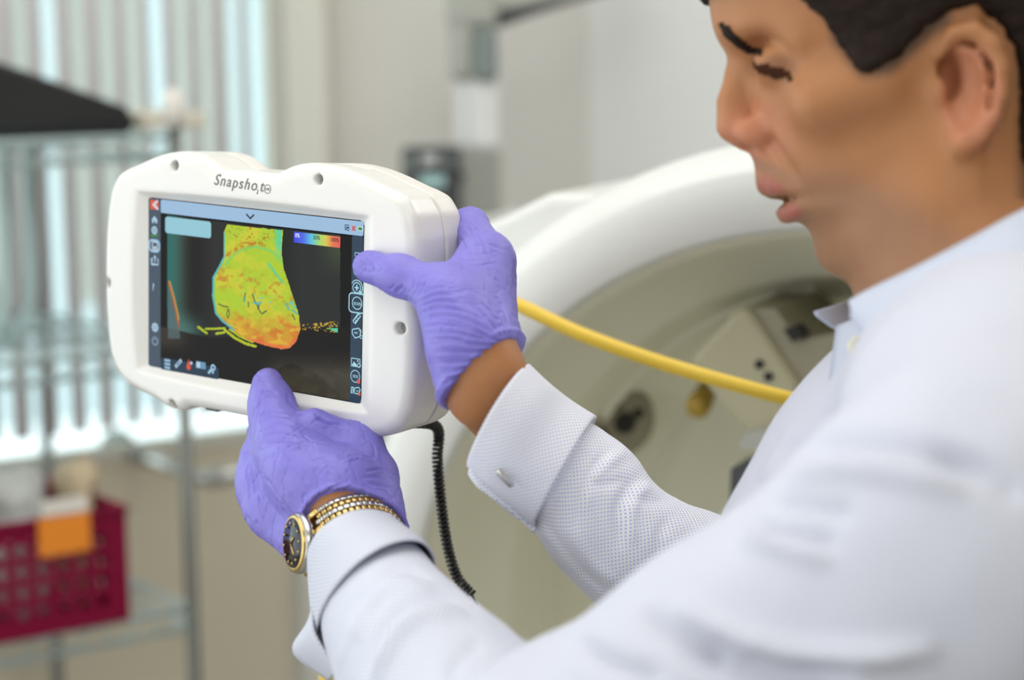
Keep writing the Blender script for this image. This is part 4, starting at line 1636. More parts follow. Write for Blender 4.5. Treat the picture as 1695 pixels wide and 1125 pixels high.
ui('oxygen_area_icon', [stroke(circ(cg, 3.5), 0.5, True), txt('SO2', 588.7, 622.5, 2.3, 1, 0.05, True)], RC_, 0.8)
ui('red_badge', [rrect(SP(591.5, 630)[0], SP(592, 634)[1], SP(596.5, 630)[0], SP(592, 627.5)[1], 0.2)], (226, 96, 72), 0.9)
ui('volume_icon', [stroke(pl((582, 640), (585, 640.5), (585, 650.5), (582, 650), (582, 640)), 0.5), stroke(pl((588, 641.5), (594.5, 641), (596.5, 645), (594, 652), (587.5, 650.5), (586.5, 646), (588, 641.5)), 0.6), txt('m2', 591.5, 646.5, 1.6, 1, 0.03, True)], RC_, 0.8)
ui('red_badge', [rrect(SP(593.5, 650)[0], SP(592, 653.5)[1], SP(597.3, 650)[0], SP(592, 649)[1], 0.2)], (226, 96, 72), 0.9)

# coiled cord hanging from the tablet
cpts = catmull([D(88, -70, -38), P(722, 706, 1.27), P(724, 760, 1.28), P(730, 830, 1.28), P(741, 905, 1.28), P(757, 955, 1.28), P(780, 983, 1.275)], 24)
cpts = C2W(np.array(cpts))
# resample and wind
seg = np.linalg.norm(np.diff(cpts, axis=0), axis=1); Ls = np.concatenate([[0], np.cumsum(seg)])
NT = 1500
tt = np.linspace(0, Ls[-1], NT)
cp = np.stack([np.interp(tt, Ls, cpts[:, k]) for k in range(3)], 1)
tg = np.gradient(cp, axis=0); tg /= np.linalg.norm(tg, axis=1)[:, None]
aa = np.cross(tg, np.array([0.3, 1, 0.1])); aa /= np.linalg.norm(aa, axis=1)[:, None]
bb = np.cross(tg, aa)
ph = tt / 0.0027 * 2 * np.pi
hel = cp + (aa * np.cos(ph)[:, None] + bb * np.sin(ph)[:, None]) * 0.0026
m = MB(); m.tube([Vector(p) for p in hel], 0.0011, 6)
m.tube([Vector(cpts[-1]), W(788, 1000, 1.275), W(786, 1030, 1.27), W(776, 1080, 1.27)], 0.0012, 6)
o = m.build('coiled_cord', M['cord'], None, True)
tag(o, 'black coiled cord hanging down behind the tablet', 'cord')


# ================================================================== PERSON
person = empty('person', (C2W(P(1560, 800, 1.02))[0][0], C2W(P(1560, 800, 1.02))[0][1], 0),
               'man in white dress shirt and purple gloves holding up a tablet with both hands', 'person')


def cam_mesh(name, V, Q, material, parent, **kw):
    return mesh_obj(name, C2W(V), Q, material, parent, **kw)


# ---- joints (camera frame)
rw = P(803, 628, 1.125)                       # right wrist
r_mcp = [P(803, 428, 1.165), P(812, 465, 1.185), P(811, 510, 1.19), P(800, 552, 1.18)]
r_fing = [
    ([r_mcp[0], D(123, 50, -56), D(96, 46, -57), D(72, 38, -55.5)], [0.0125, 0.0098, 0.009, 0.008]),
    ([r_mcp[1], D(124, 23, -60), D(93, 18, -58), D(66, 12, -55.5)], [0.0125, 0.0100, 0.009, 0.008]),
    ([r_mcp[2], D(125, -6, -60), D(98, -10, -58), D(74, -14, -55.5)], [0.0122, 0.0096, 0.0085, 0.0078]),
    ([r_mcp[3], D(128, -32, -57), D(107, -35, -56), D(88, -38, -54.5)], [0.0115, 0.0088, 0.0078, 0.0070]),
]
r_thumb = ([P(768, 568, 1.118), PD(733, 484, 9), PD(662, 456, 11.5), PD(611, 441, 9.6)], [0.0155, 0.0128, 0.0100, 0.0090])
lw = P(588, 866, 1.165)                       # left wrist
l_mcp = [P(592, 740, 1.195), P(548, 748, 1.235), P(496, 768, 1.25), P(444, 806, 1.235)]
l_fing = [
    ([l_mcp[0], D(52, -88, -26), D(44, -68, -55), D(36, -44, -54)], [0.0135, 0.0100, 0.009, 0.008]),
    ([l_mcp[1], D(28, -90, -30), D(20, -68, -57), D(14, -40, -54)], [0.0130, 0.0100, 0.009, 0.008]),
    ([l_mcp[2], D(6, -90, -30), D(-2, -68, -56), D(-8, -44, -54)], [0.0130, 0.0098, 0.0088, 0.008]),
    ([l_mcp[3], D(-14, -90, -26), D(-22, -72, -54), D(-28, -52, -53)], [0.0120, 0.0090, 0.0080, 0.0072]),
]
l_thumb = ([P(512, 812, 1.165), P(474, 735, 1.195), PD(450, 668, 16), PD(443, 634, 10.5)], [0.0175, 0.0165, 0.0118, 0.0088])


def right_hand(F, e=0.0, k=0.011):
    for m_, f_ in zip(r_mcp, r_fing):
        w_ = rw + (m_ - r_mcp[1]) * 0.35
        F.cap(w_, m_, 0.017 + e, f_[1][0] + 0.0015 + e, k=k)
    F.cap(rw, P(782, 560, 1.13), 0.020 + e, 0.020 + e, k=k)
    F.cap(r_thumb[0][0], rw, 0.0165 + e, 0.019 + e, k=k)
    F.cap(P(765, 560, 1.118), P(752, 505, 1.128), 0.018 + e, 0.0165 + e, k=k)
    F.cap(P(752, 505, 1.128), r_mcp[0], 0.015 + e, 0.011 + e, k=k)
    F.cap(P(741, 478, 1.142), P(792, 432, 1.16), 0.010 + e, 0.010 + e, k=0.008)
    F.cap(P(782, 392, 1.2), P(812, 428, 1.178), 0.0100 + e, 0.0120 + e, k=0.012)
    for pts_, rs_ in r_fing:
        F.chain(pts_, [r + e for r in rs_], k=0.004)
    F.chain(r_thumb[0], [r + e for r in r_thumb[1]], k=0.009)


def left_hand(F, e=0.0, k=0.011):
    for m_, f_ in zip(l_mcp, l_fing):
        w_ = lw + (m_ - l_mcp[1]) * 0.30
        F.cap(w_, m_, 0.0175 + e, f_[1][0] + 0.001 + e, k=k)
    F.cap(P(556, 848, 1.155), P(480, 745, 1.185), 0.019 + e, 0.0165 + e, k=k)
    F.cap(P(520, 860, 1.18), P(445, 800, 1.20), 0.020 + e, 0.0165 + e, k=k)
    F.cap(P(560, 800, 1.16), P(500, 780, 1.17), 0.020 + e, 0.020 + e, k=k)
    F.cap(l_mcp[0], P(520, 702, 1.19), 0.0125 + e, 0.009 + e, k=0.006)
    F.chain([P(444, 702, 1.212), P(434, 760, 1.215), P(438, 815, 1.21)], [0.0095 + e, 0.0105 + e, 0.0125 + e], k=0.010)
    for pts_, rs_ in l_fing:
        F.chain(pts_, [r + e for r in rs_], k=0.004)
    F.chain(l_thumb[0], [r + e for r in l_thumb[1]], k=0.009)


# ---- arms and trunk joints
r_elb = P(1300, 985, 1.20); r_sho = P(1520, 720, 1.21)
l_elb = P(1000, 1345, 0.955); l_sho = P(1640, 902, 0.86)
neck_lo = P(1640, 560, 1.04); neck_hi = P(1560, 330, 1.075)
DM = 1.078                                     # distance of the face's middle plane


def q3(px, py, w=0.0):
    """head point: pixel position in the face's middle plane, w mm towards the lens"""
    v = P(px, py, DM)
    v[2] -= w * 0.001
    return v


KPX = DM / FPX
prof_y = np.array([-330, -300, -240, -160, -80, -20, 20, 45, 62, 82, 105, 150, 200, 255, 300, 330, 352, 380, 410, 436, 452, 466, 480])
prof_x = np.array([1420, 1330, 1262, 1218, 1198, 1193, 1195, 1199, 1206, 1224, 1236, 1244, 1250, 1262, 1278, 1300, 1306, 1344, 1357, 1366, 1388, 1430, 1470])
hw_y = np.array([-330, -250, -120, 0, 60, 120, 200, 280, 340, 400, 440, 480])
hw = np.array([20, 50, 66, 69, 68, 66, 66, 61, 55, 46, 38, 20])      # half width in mm


def face_fn(X, Y, Z):
    py_ = (Y / DM * FPX + 562.5)[0, :, 0]
    x0_ = (np.interp(py_, prof_y, prof_x) - 847.5) * KPX
    wv = np.interp(py_, hw_y, hw) * 0.001
    x0_ = x0_[None, :, None]; wv = wv[None, :, None]
    xb_ = (1545 - 847.5) * KPX
    w_ = np.abs(Z - DM)
    ln = xb_ - x0_
    tx = np.clip((xb_ - X) / ln, 0, 3)
    q = (tx ** 2.15 + (w_ / wv) ** 2.15) ** (1 / 2.15)
    return (q - 1) * 0.060


def build_head(F, ear=True):
    lo = P(1150, -340, DM) - np.array([0, 0, 0.09]); hi = P(1570, 478, DM) + np.array([0, 0, 0.09])
    F.func(face_fn, lo, hi, k=0.010)
    F.ell(P(1512, -35, DM), (0.101, 0.094, 0.076), k=0.02)
    F.ell(P(1650, 100, DM), (0.060, 0.075, 0.066), k=0.02)
    # jaw body and neck
    F.chain([q3(1412, 400, 0), q3(1456, 394, 30), q3(1530, 330, 50), q3(1560, 250, 56)], [0.010, 0.013, 0.014, 0.012], k=0.02)
    F.cap(q3(1560, 250, 0), P(1650, 560, 1.05), 0.060, 0.062, k=0.02)
    F.cap(q3(1545, 375, 0), P(1615, 560, 1.05), 0.040, 0.048, k=0.02)
    # brow ridge, cheekbone, eye socket, eyelid
    F.chain([q3(1212, 48, 12), q3(1246, 60, 30), q3(1305, 84, 48)], [0.0075, 0.0075, 0.006], k=0.010)
    F.ell(q3(1256, 108, 30), (0.013, 0.010, 0.015), k=0.014, mode='sub')
    F.ell(q3(1276, 118, 31), (0.0130, 0.0100, 0.0130), k=0.008)
    F.cap(q3(1330, 190, 52), q3(1420, 160, 62), 0.011, 0.009, k=0.018)
    # nose
    F.chain([q3(1232, 92), q3(1222, 130), q3(1212, 170), q3(1211, 208)], [0.0045, 0.0055, 0.0065, 0.0062], k=0.008)
    F.cap(q3(1213, 210), q3(1236, 222), 0.0078, 0.009, k=0.006)
    for s_ in (1, -1):
        F.ell(q3(1247, 222, 12 * s_), (0.0105, 0.0080, 0.0055), k=0.005)
        F.ell(q3(1238, 243, 6 * s_), (0.005, 0.003, 0.0028), k=0.002, mode='sub')
        F.cap(q3(1272, 238, 17 * s_), q3(1300, 300, 28 * s_), 0.0022, 0.0022, k=0.006, mode='sub')
    # lips
    F.cap(q3(1268, 262, 0), q3(1270, 290, 0), 0.006, 0.0062, k=0.008)
    F.chain([q3(1314, 318, 24), q3(1284, 310, 13), q3(1272, 306, 0), q3(1284, 310, -13), q3(1314, 318, -24)], [0.002, 0.0048, 0.0055, 0.0048, 0.002], k=0.004)
    F.chain([q3(1326, 342, 23), q3(1309, 350, 13), q3(1303, 352, 0), q3(1309, 350, -13), q3(1326, 342, -23)], [0.002, 0.0048, 0.0052, 0.0048, 0.002], k=0.004)
    F.chain([q3(1325, 333, 20), q3(1306, 332, 10), q3(1300, 331, 0), q3(1306, 332, -10), q3(1325, 333, -20)], [0.0008, 0.0026, 0.0030, 0.0026, 0.0008], k=0.002, mode='sub')
    F.ell(q3(1392, 414, 0), (0.008, 0.008, 0.016), k=0.010)
    if ear:
        def E(px, py, w=72): return q3(px, py, w)
        sc = 0.93
        def e(px, py, w=74):
            # the ear stands nearer the lens than the middle plane: keep its true place
            v = P(px, py, DM - w * 0.001)
            return v
        F.ell(e(1606, 148, 66), (0.0165, 0.029, 0.006), k=0.006)
        F.chain([e(1560, 118, 68), e(1558, 84, 72), e(1578, 56, 77), e(1612, 50, 80), e(1642, 72, 82), e(1657, 112, 82), e(1656, 156, 80), e(1641, 196, 77), e(1618, 226, 74), e(1594, 240, 72)],
                [0.0028, 0.0034, 0.0040, 0.0044, 0.0046, 0.0044, 0.0042, 0.0044, 0.0052, 0.0070], k=0.003)
        F.cap(e(1592, 236, 72), e(1576, 222, 69), 0.0075, 0.005, k=0.004)
        F.chain([e(1612, 92, 76), e(1630, 124, 78), e(1626, 160, 77), e(1606, 188, 75)], [0.003, 0.0034, 0.0036, 0.0036], k=0.004)
        F.chain([e(1618, 96, 76), e(1596, 84, 74)], [0.0028, 0.0022], k=0.003)
        F.ell(e(1592, 146, 78), (0.0105, 0.0185, 0.0115), k=0.002, mode='sub')
        F.cap(e(1585, 84, 78), e(1640, 110, 80), 0.0028, 0.0026, k=0.002, mode='sub')
        F.cap(e(1640, 110, 80), e(1640, 180, 79), 0.0026, 0.0022, k=0.002, mode='sub')
        F.ell(e(1573, 128, 70), (0.0068, 0.0125, 0.016), k=0.002, mode='sub')
        F.ell(e(1552, 150, 68), (0.0045, 0.0070, 0.0055), k=0.004)


LO = np.minimum(P(390, -330, 1.3), P(390, -330, 0.75)); LO[2] = 0.76
LO = np.array([-0.185, -0.285, 0.74]); HI = np.array([0.40, 0.42, 1.33])
FB = Field(LO, HI, 0.0024)
build_head(FB)
build_hair_src = None
# trunk and arms under the cloth
FB.cap(P(1620, 950, 1.06), P(1610, 1250, 1.05), 0.075, 0.09, k=0.03)
FB.cap(l_sho, P(1560, 760, 1.14), 0.040, 0.040, k=0.04)
FB.cap(neck_lo, P(1650, 900, 1.05), 0.050, 0.070, k=0.03)
FB.chain([l_sho, l_elb, P(800, 1200, 1.0), P(672, 1020, 1.085), P(596, 905, 1.152), lw], [0.045, 0.036, 0.032, 0.028, 0.0235, 0.0225], k=0.01)
FB.chain([P(1560, 780, 1.17), r_elb, P(1120, 955, 1.20), P(935, 780, 1.166), P(826, 660, 1.148), rw], [0.034, 0.030, 0.027, 0.0250, 0.0215, 0.0225], k=0.01)
right_hand(FB, -0.0022)
left_hand(FB, -0.0022)
V, Q = FB.mesh()
q = pix(V)
sk = np.array([(166, 113, 72)], float).repeat(len(V), 0)


def blend_c(c_, rgb, a):
    return c_ * (1 - a[:, None]) + np.array(rgb, float) * a[:, None]


nn = fbm(V / 0.02, 3)
headm = (V[:, 0] > 0.07) & (V[:, 1] < 0.03) & (V[:, 2] > 0.9)
wz = (DM - V[:, 2]) * 1000
sk = blend_c(sk, (186, 122, 92), headm * sm(90, 30, np.hypot(q[:, 0] - 1245, q[:, 1] - 225)) * 0.8)
sk = blend_c(sk, (190, 124, 96), headm * sm(62, 45, np.hypot((q[:, 0] - 1608), (q[:, 1] - 160) * 0.6)) * (wz > 55) * 0.7)
stub = sm(250, 330, q[:, 1] + (q[:, 0] - 1300) * 0.05 - np.clip(q[:, 0] - 1400, 0, 200) * 0.55) * sm(1640, 1560, q[:, 0])
sk = blend_c(sk, (134, 100, 76), headm * stub * (0.45 + 0.3 * nn))
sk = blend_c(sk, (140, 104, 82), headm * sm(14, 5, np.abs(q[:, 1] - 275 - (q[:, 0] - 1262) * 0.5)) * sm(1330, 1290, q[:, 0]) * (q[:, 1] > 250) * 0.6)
lipm = headm * (np.abs(wz) < 26)
for (lx, ly, lr) in ((1270, 306, 14), (1284, 312, 12), (1303, 352, 15), (1312, 350, 13)):
    sk = blend_c(sk, (156, 92, 78), lipm * sm(lr + 6, lr - 4, np.hypot(q[:, 0] - lx, (q[:, 1] - ly) * 1.1)) * 0.9)
# sideburn and temple fade
fade = sm(26, 0, seg_dist(q, np.array([(1390, 60), (1430, 112), (1470, 108), (1515, 66), (1560, 30)], float))[0])
sk = blend_c(sk, (70, 50, 38), headm * fade * (wz > 20) * 0.8)
back = sm(1672, 1712, q[:, 0]) * (q[:, 1] < 330)
sk = blend_c(sk, (60, 44, 34), headm * back * 0.8)
sk = blend_c(sk, (96, 62, 44), headm * sm(40, 20, np.hypot(q[:, 0] - 1288, (q[:, 1] - 112) * 1.4)) * 0.35)  # lid-crease shade and lashes darkened into the skin colour
skl = np.where(sk / 255 <= 0.04045, sk / 255 / 12.92, ((sk / 255 + 0.055) / 1.055) ** 2.4)
BV, BQ, BN = V.copy(), Q.copy(), normals(V, Q)
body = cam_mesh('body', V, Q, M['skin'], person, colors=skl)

# hair
FH = Field(P(1150, -340, DM) - np.array([0, 0, 0.10]), P(1560, 330, DM) + np.array([0.09, 0, 0.10]), 0.0026)
build_head(FH, ear=False)
FH.F -= 0.0055
hp = [(1150, -700), (1150, -45), (1300, -28), (1345, 10), (1372, 45), (1398, 80), (1418, 118), (1438, 128), (1458, 112), (1478, 104), (1500, 78), (1530, 48), (1560, 26), (1604, 14), (1652, 40), (1680, 90), (1690, 150), (1690, 260), (1720, 300), (1760, 320), (2100, 320), (2100, -700)]
hpm = [((a - 847.5) * 1.012 / FPX, (b - 562.5) * 1.012 / FPX) for a, b in hp]
FH.func(lambda X, Y, Z: poly_sdf(X[:, :, 0], Y[:, :, 0], hpm)[:, :, None] + 0 * Z, k=0.006, mode='and')
FH.cap(q3(1290, -40, -80), q3(1290, -40, 80), 0.0, k=0.01)
V, Q = FH.mesh()
N = normals(V, Q)
V = V + N * ((fbm(V / np.array([0.006, 0.003, 0.006]), 3) - 0.5) * 0.004)[:, None]
cam_mesh('hair', V, Q, M['hair'], person)


def patch(name, polygon, side, lift, rough, material):
    """short hairs: the skin under an outline, lifted a little and roughened"""
    q_ = pix(BV * np.array([1, 1, 0]) + np.array([0, 0, 1]) * DM) if side < 0 else pix(BV)
    ins_ = poly_sdf(q_[:, 0], q_[:, 1], polygon) + (fbm(BV / 0.0025, 2) - 0.5) * 7 < 0
    zok = (DM - BV[:, 2]) * side > 0.004
    face_ok = BN[:, 2] * side < 0.15
    ok = ins_ & zok & (BV[:, 0] > 0.05) & face_ok
    fm = ok[BQ].all(1)
    Qs_ = BQ[fm]
    if not len(Qs_): return
    idx_ = np.unique(Qs_)
    remap = np.full(len(BV), -1); remap[idx_] = np.arange(len(idx_))
    Vn = BV[idx_] + BN[idx_] * (lift * (0.6 + rough * fbm(BV[idx_] / 0.002, 2)))[:, None]
    o_ = cam_mesh(name, Vn, remap[Qs_], material, person)
    solid(o_, lift * 2)
    o_.modifiers[0].offset = -1


BROW = [(1190, 30), (1204, 36), (1224, 58), (1246, 74), (1274, 86), (1268, 96), (1236, 90), (1214, 76), (1200, 58), (1192, 46)]
LASH_AND_SHADE = [(1244, 100), (1275, 104), (1314, 120), (1316, 138), (1290, 134), (1262, 124), (1248, 114)]  # one dark patch for the lashes and the painted lid-crease shade
for s_ in (1, -1):
    patch('eyebrow', BROW, s_, 0.0009, 0.8, M['hair'])
    patch('lashes_and_lid_shade', LASH_AND_SHADE, s_, 0.0005, 0.6, M['lash_and_shade'])

# ---- gloves
GH = 0.00095


def rim(F, c, n_, up, r_roll, rx):
    """rolled edge of a glove: walk round the opening and lay a roll on it"""
    n_ = n_ / np.linalg.norm(n_)
    u = np.cross(n_, up); u /= np.linalg.norm(u); v = np.cross(n_, u)
    ring = []
    for k in range(48):
        a = 2 * math.pi * k / 48
        dv = u * math.cos(a) + v * math.sin(a)
        rr_ = np.arange(0.004, rx, 0.0004)
        s = F.sample(c + rr_[:, None] * dv)
        i = np.argmax(s > 0)
        ring.append(c + dv * (rr_[i] if s[i] > 0 else rx))
    return np.array(ring)


# right glove
lo = np.min([D(50, -50, -75), P(560, 340, 1.2), P(860, 690, 1.08), P(690, 690, 1.08)], 0) - 0.012
hi = np.max([D(50, 60, -75), P(860, 690, 1.08), P(850, 690, 1.2)], 0) + 0.012
lo[2], hi[2] = 1.075, 1.285
FG = Field(lo, hi, GH)
right_hand(FG, 0.0004)
FG.cap(rw, P(835, 665, 1.122), 0.0235, 0.0265, k=0.01)
FG.cap(P(760, 600, 1.115), P(757, 650, 1.11), 0.011, 0.0085, k=0.012)
FG.cap(P(820, 560, 1.15), P(838, 590, 1.14), 0.010, 0.0085, k=0.012)
# opening plane through the two ends of the cuff edge
e0, e1 = P(750, 668, 1.115), P(848, 574, 1.145)
arm = (P(835, 665, 1.122) - P(780, 560, 1.13)); arm /= np.linalg.norm(arm)
ed = (e1 - e0) / np.linalg.norm(e1 - e0)
nrm = arm - ed * arm.dot(ed); nrm /= np.linalg.norm(nrm)
nrm = nrm * 0.96 + np.array([0, 0, -0.28]); nrm /= np.linalg.norm(nrm)
mid = (e0 + e1) / 2
ring = rim(FG, mid + np.array([0, 0, 0.012]), nrm, np.array([0, 0, 1.0]), 0.001, 0.045)
FG.cut(mid, nrm, 0.001)
FG.chain(list(ring) + [ring[0]], [0.00125] * 49, k=0.0012)
V, Q = FG.mesh()
ST = []
rs = random.Random(5)
# folds fanning from the inside of the thumb towards the back of the hand and the cuff
fans = [((690, 492), (715, 478), (742, 474)), ((690, 500), (720, 488), (755, 487)), ((693, 508), (725, 498), (765, 502)), ((695, 517), (730, 510), (772, 516), (800, 530)),
        ((697, 527), (735, 522), (775, 530), (810, 548)), ((700, 540), (735, 536), (775, 545), (815, 560), (838, 566)), ((706, 553), (740, 550), (780, 556), (820, 565), (842, 568)),
        ((713, 568), (745, 566), (785, 570), (825, 570), (843, 570)), ((720, 583), (750, 582), (785, 583), (820, 578)), ((716, 560), (742, 560), (770, 564)),
        ((722, 600), (752, 600), (780, 598), (806, 588)), ((728, 618), (752, 614), (778, 606)), ((732, 636), (750, 628), (772, 616)), ((698, 534), (718, 528), (745, 530))]
for f_ in fans:
    ST.append((f_, -0.75, 2.3)); ST.append(([(x + 1, y + 5) for x, y in f_], 0.55, 2.6))
for f_ in (((688, 462), (684, 474), (676, 486)), ((697, 462), (692, 478), (684, 490)), ((706, 462), (700, 478), (690, 490)), ((655, 470), (650, 476), (644, 480)), ((668, 470), (662, 480), (655, 484))):
    ST.append((f_, -0.6, 2.0)); ST.append(([(x + 4, y) for x, y in f_], 0.4, 2.0))
for f_ in (((795, 500), (815, 520), (832, 548), (842, 564)), ((808, 492), (826, 516), (838, 545), (844, 562)), ((780, 500), (808, 530), (835, 562)), ((820, 490), (834, 515), (843, 548)),
           ((772, 372), (785, 395), (796, 420)), ((782, 372), (800, 398), (808, 420)), ((760, 392), (775, 415), (788, 428)), ((752, 425), (775, 432), (800, 428)), ((760, 440), (790, 440), (825, 432))):
    ST.append((f_, -0.45, 2.4)); ST.append(([(x + 4, y - 2) for x, y in f_], 0.3, 2.6))
for f_ in (((596, 432), (606, 440), (604, 450)), ((602, 424), (612, 434), (618, 446), (612, 452)), ((592, 440), (600, 448), (616, 452)), ((600, 420), (618, 422), (634, 428))):
    ST.append((f_, -0.5, 1.8))
ST = [(p_, a_ * 1.35, w_) for p_, a_, w_ in ST]
V = creases(V, Q, ST)
N = normals(V, Q)
V = V + N * ((fbm(V / 0.006, 3) - 0.5) * 0.0007 - np.exp(-(np.abs(fbm(V / np.array([0.016, 0.008, 0.012]), 3) - 0.5) / 0.02) ** 2) * 0.00045)[:, None]
cam_mesh('glove', V, Q, M['glove'], person)

# left glove
lo = np.array([P(385, 600, 1.28)[0], P(400, 590, 1.2)[1], 1.10]) - 0.008
hi = np.array([P(690, 950, 1.2)[0], P(690, 950, 1.14)[1], 1.33]) + 0.006
FG = Field(lo, hi, GH)
left_hand(FG, 0.0004)
FG.cap(lw, P(600, 910, 1.145), 0.0245, 0.0275, k=0.01)
FG.chain([P(440, 800, 1.21), P(448, 848, 1.19), P(490, 896, 1.17)], [0.013, 0.011, 0.009], k=0.014)
FG.cap(P(560, 870, 1.16), P(510, 890, 1.165), 0.020, 0.012, k=0.012)
FG.cap(P(625, 790, 1.185), P(640, 850, 1.165), 0.012, 0.007, k=0.014)
armL = P(640, 960, 1.10) - P(560, 800, 1.175); armL /= np.linalg.norm(armL)
cpl = P(578, 872, 1.16)
nL = armL * 1.0 + np.array([0.0, 0.0, -0.22]); nL /= np.linalg.norm(nL)
# the opening is an arc in the picture: a bent cut made of a cylinder of arm space
g0, g1, g2 = P(505, 922, 1.158), P(657, 862, 1.152), P(590, 799, 1.138)
nL = np.cross(g1 - g0, g2 - g0); nL /= np.linalg.norm(nL)
if nL.dot(armL) < 0: nL = -nL
cpl = lw + (0.004) * armL
cpl = cpl - nL * nL.dot(cpl - g0)
ring = rim(FG, cpl, nL, np.array([0, 0, 1.0]), 0.001, 0.055)
FG.cut(cpl, nL, 0.001)
FG.chain(list(ring) + [ring[0]], [0.0013] * 49, k=0.0012)
V, Q = FG.mesh()
ST = []
for f_ in (((428, 712), (455, 700), (485, 703)), ((424, 700), (450, 688), (478, 690)), ((430, 724), (458, 714), (495, 720)), ((434, 735), (462, 728), (500, 736)), ((426, 690), (446, 680), (470, 680)), ((432, 650), (446, 648), (458, 652))):
    ST.append((f_, -0.6, 2.2)); ST.append(([(x, y + 5) for x, y in f_], 0.4, 2.4))
for f_ in (((460, 735), (480, 718), (505, 702)), ((500, 718), (515, 732), (527, 748)), ((478, 760), (500, 790), (512, 800)), ((600, 720), (618, 738), (622, 760)), ((528, 690), (545, 700), (572, 700)),
           ((520, 684), (532, 696), (548, 704), (566, 706)), ((432, 806), (452, 840), (490, 884)), ((440, 790), (470, 832), (505, 872)), ((455, 790), (490, 830), (515, 862)), ((424, 806), (440, 845), (470, 880)), ((500, 790), (520, 820), (535, 840)),
           ((470, 742), (510, 730), (545, 735)), ((560, 760), (590, 752), (620, 760)), ((600, 790), (625, 790), (645, 800)), ((605, 780), (630, 776), (648, 786)), ((610, 800), (635, 806), (648, 818)), ((540, 812), (560, 802), (580, 796)), ((415, 760), (420, 790), (425, 820))):
    ST.append((f_, -0.65, 2.4)); ST.append(([(x + 3, y + 4) for x, y in f_], 0.45, 2.8))
ST.append(([(525, 688), (540, 700), (556, 706), (575, 704)], -1.0, 4.0))
ST = [(p_, a_ * 1.6, w_) for p_, a_, w_ in ST]
V = creases(V, Q, ST)
N = normals(V, Q)
V = V + N * ((fbm(V / 0.009, 3) - 0.5) * 0.0012 - np.exp(-(np.abs(fbm(V / np.array([0.010, 0.018, 0.014]) + 5, 3) - 0.5) / 0.018) ** 2) * 0.0006)[:, None]
cam_mesh('glove', V, Q, M['glove'], person)

# ---- shirt: trunk and upper arms
FS = Field((-0.08, -0.12, 0.60), (0.48, 0.46, 1.33), 0.0036)
FS.chain([P(1604, 668, 1.05), P(1552, 790, 1.09), P(1468, 960, 1.09), P(1500, 1300, 1.06)], [0.058, 0.085, 0.088, 0.115], k=0.02)
FS.cap(P(1700, 700, 0.98), P(1700, 1250, 0.98), 0.085, 0.12, k=0.04)
FS.chain([P(1660, 650, 1.04), P(1700, 760, 0.93), l_sho], [0.056, 0.068, 0.074], k=0.04)
FS.chain([l_sho, P(1250, 1160, 0.905), P(955, 1300, 0.945), l_elb], [0.079, 0.072, 0.064, 0.058], k=0.02)
FS.cap(P(1560, 700, 1.08), r_sho, 0.050, 0.055, k=0.03)
FS.chain([r_sho, P(1440, 880, 1.21), r_elb], [0.052, 0.050, 0.048], k=0.02)
FS.cap(P(1640, 1200, 1.02), P(1640, 1500, 1.02), 0.13, 0.14, k=0.04)
# neck opening
FS.cap(P(1590, 330, 1.07), P(1622, 505, 1.055), 0.068, 0.060, k=0.004, mode='sub')
V, Q = FS.mesh()
ST = [(((1290, 755), (1400, 735), (1520, 745), (1640, 790)), -3.0, 16), (((1300, 790), (1400, 775), (1500, 785), (1600, 815)), 3.0, 16), (((1260, 830), (1330, 840), (1420, 850)), -2.5, 12),
      (((1230, 860), (1300, 880), (1390, 900)), -3.0, 14), (((1225, 885), (1300, 905), (1380, 925)), 3.0, 12), (((1120, 990), (1180, 1040), (1280, 1075), (1400, 1085), (1560, 1075)), 4.0, 16),
      (((1110, 1030), (1180, 1075), (1290, 1110), (1420, 1115)), -4.0, 16), (((1360, 700), (1430, 650), (1500, 600)), -2.0, 6), (((1530, 740), (1620, 770), (1695, 830)), -2.5, 14),
      (((1060, 1010), (1120, 1060), (1200, 1100)), -3, 14), (((950, 1060), (1020, 1100), (1100, 1125)), -3, 12), (((1320, 700), (1300, 740), (1262, 800)), 1.5, 10)]
ST = [(p_, a_ * 1.9, w_ * 1.15) for p_, a_, w_ in ST]
V = creases(V, Q, ST)
N = normals(V, Q)
V = V + N * ((fbm(V / 0.05, 2) - 0.5) * 0.006)[:, None]
shirt = cam_mesh('shirt', V, Q, M['shirt'], person)

# far sleeve (right arm)
far = [(P(960, 690, 1.165), P(882, 850, 1.15), P(925, 775, 1.115)),
       (P(1000, 712, 1.17), P(890, 880, 1.155), P(935, 800, 1.12)),
       (P(1040, 742, 1.175), P(915, 925, 1.16), P(968, 838, 1.122)),
       (P(1084, 796, 1.18), P(950, 965, 1.165), P(1010, 882, 1.128)),
       (P(1140, 834, 1.19), P(1000, 1010, 1.17), P(1064, 925, 1.135)),
       (P(1213, 862, 1.20), P(1075, 1055, 1.18), P(1140, 965, 1.145)),
       (P(1310, 900, 1.21), P(1190, 1110, 1.19), P(1250, 1010, 1.15))]
ST = [(((960, 740), (940, 790), (905, 850)), -1.6, 9), (((1040, 742), (1000, 770), (975, 800), (965, 850)), 1.8, 9), (((1010, 745), (985, 775), (960, 830), (955, 880)), -2.0, 9),
      (((1084, 800), (1060, 815), (1045, 850), (1050, 900)), 1.8, 9), (((1065, 785), (1040, 805), (1022, 850), (1030, 910)), -2.0, 9), (((905, 870), (940, 920), (985, 965), (1010, 985)), -1.6, 8),
      (((890, 865), (925, 905), (960, 950)), 1.2, 8), (((975, 800), (1010, 800), (1040, 790)), -1.2, 7), (((1030, 820), (1070, 830), (1110, 826)), -1.0, 8), (((940, 870), (980, 930), (1030, 970)), 1.2, 9),
      (((1110, 850), (1090, 890), (1090, 940)), -1.2, 10), (((925, 700), (940, 740), (920, 800)), 1.0, 8)]
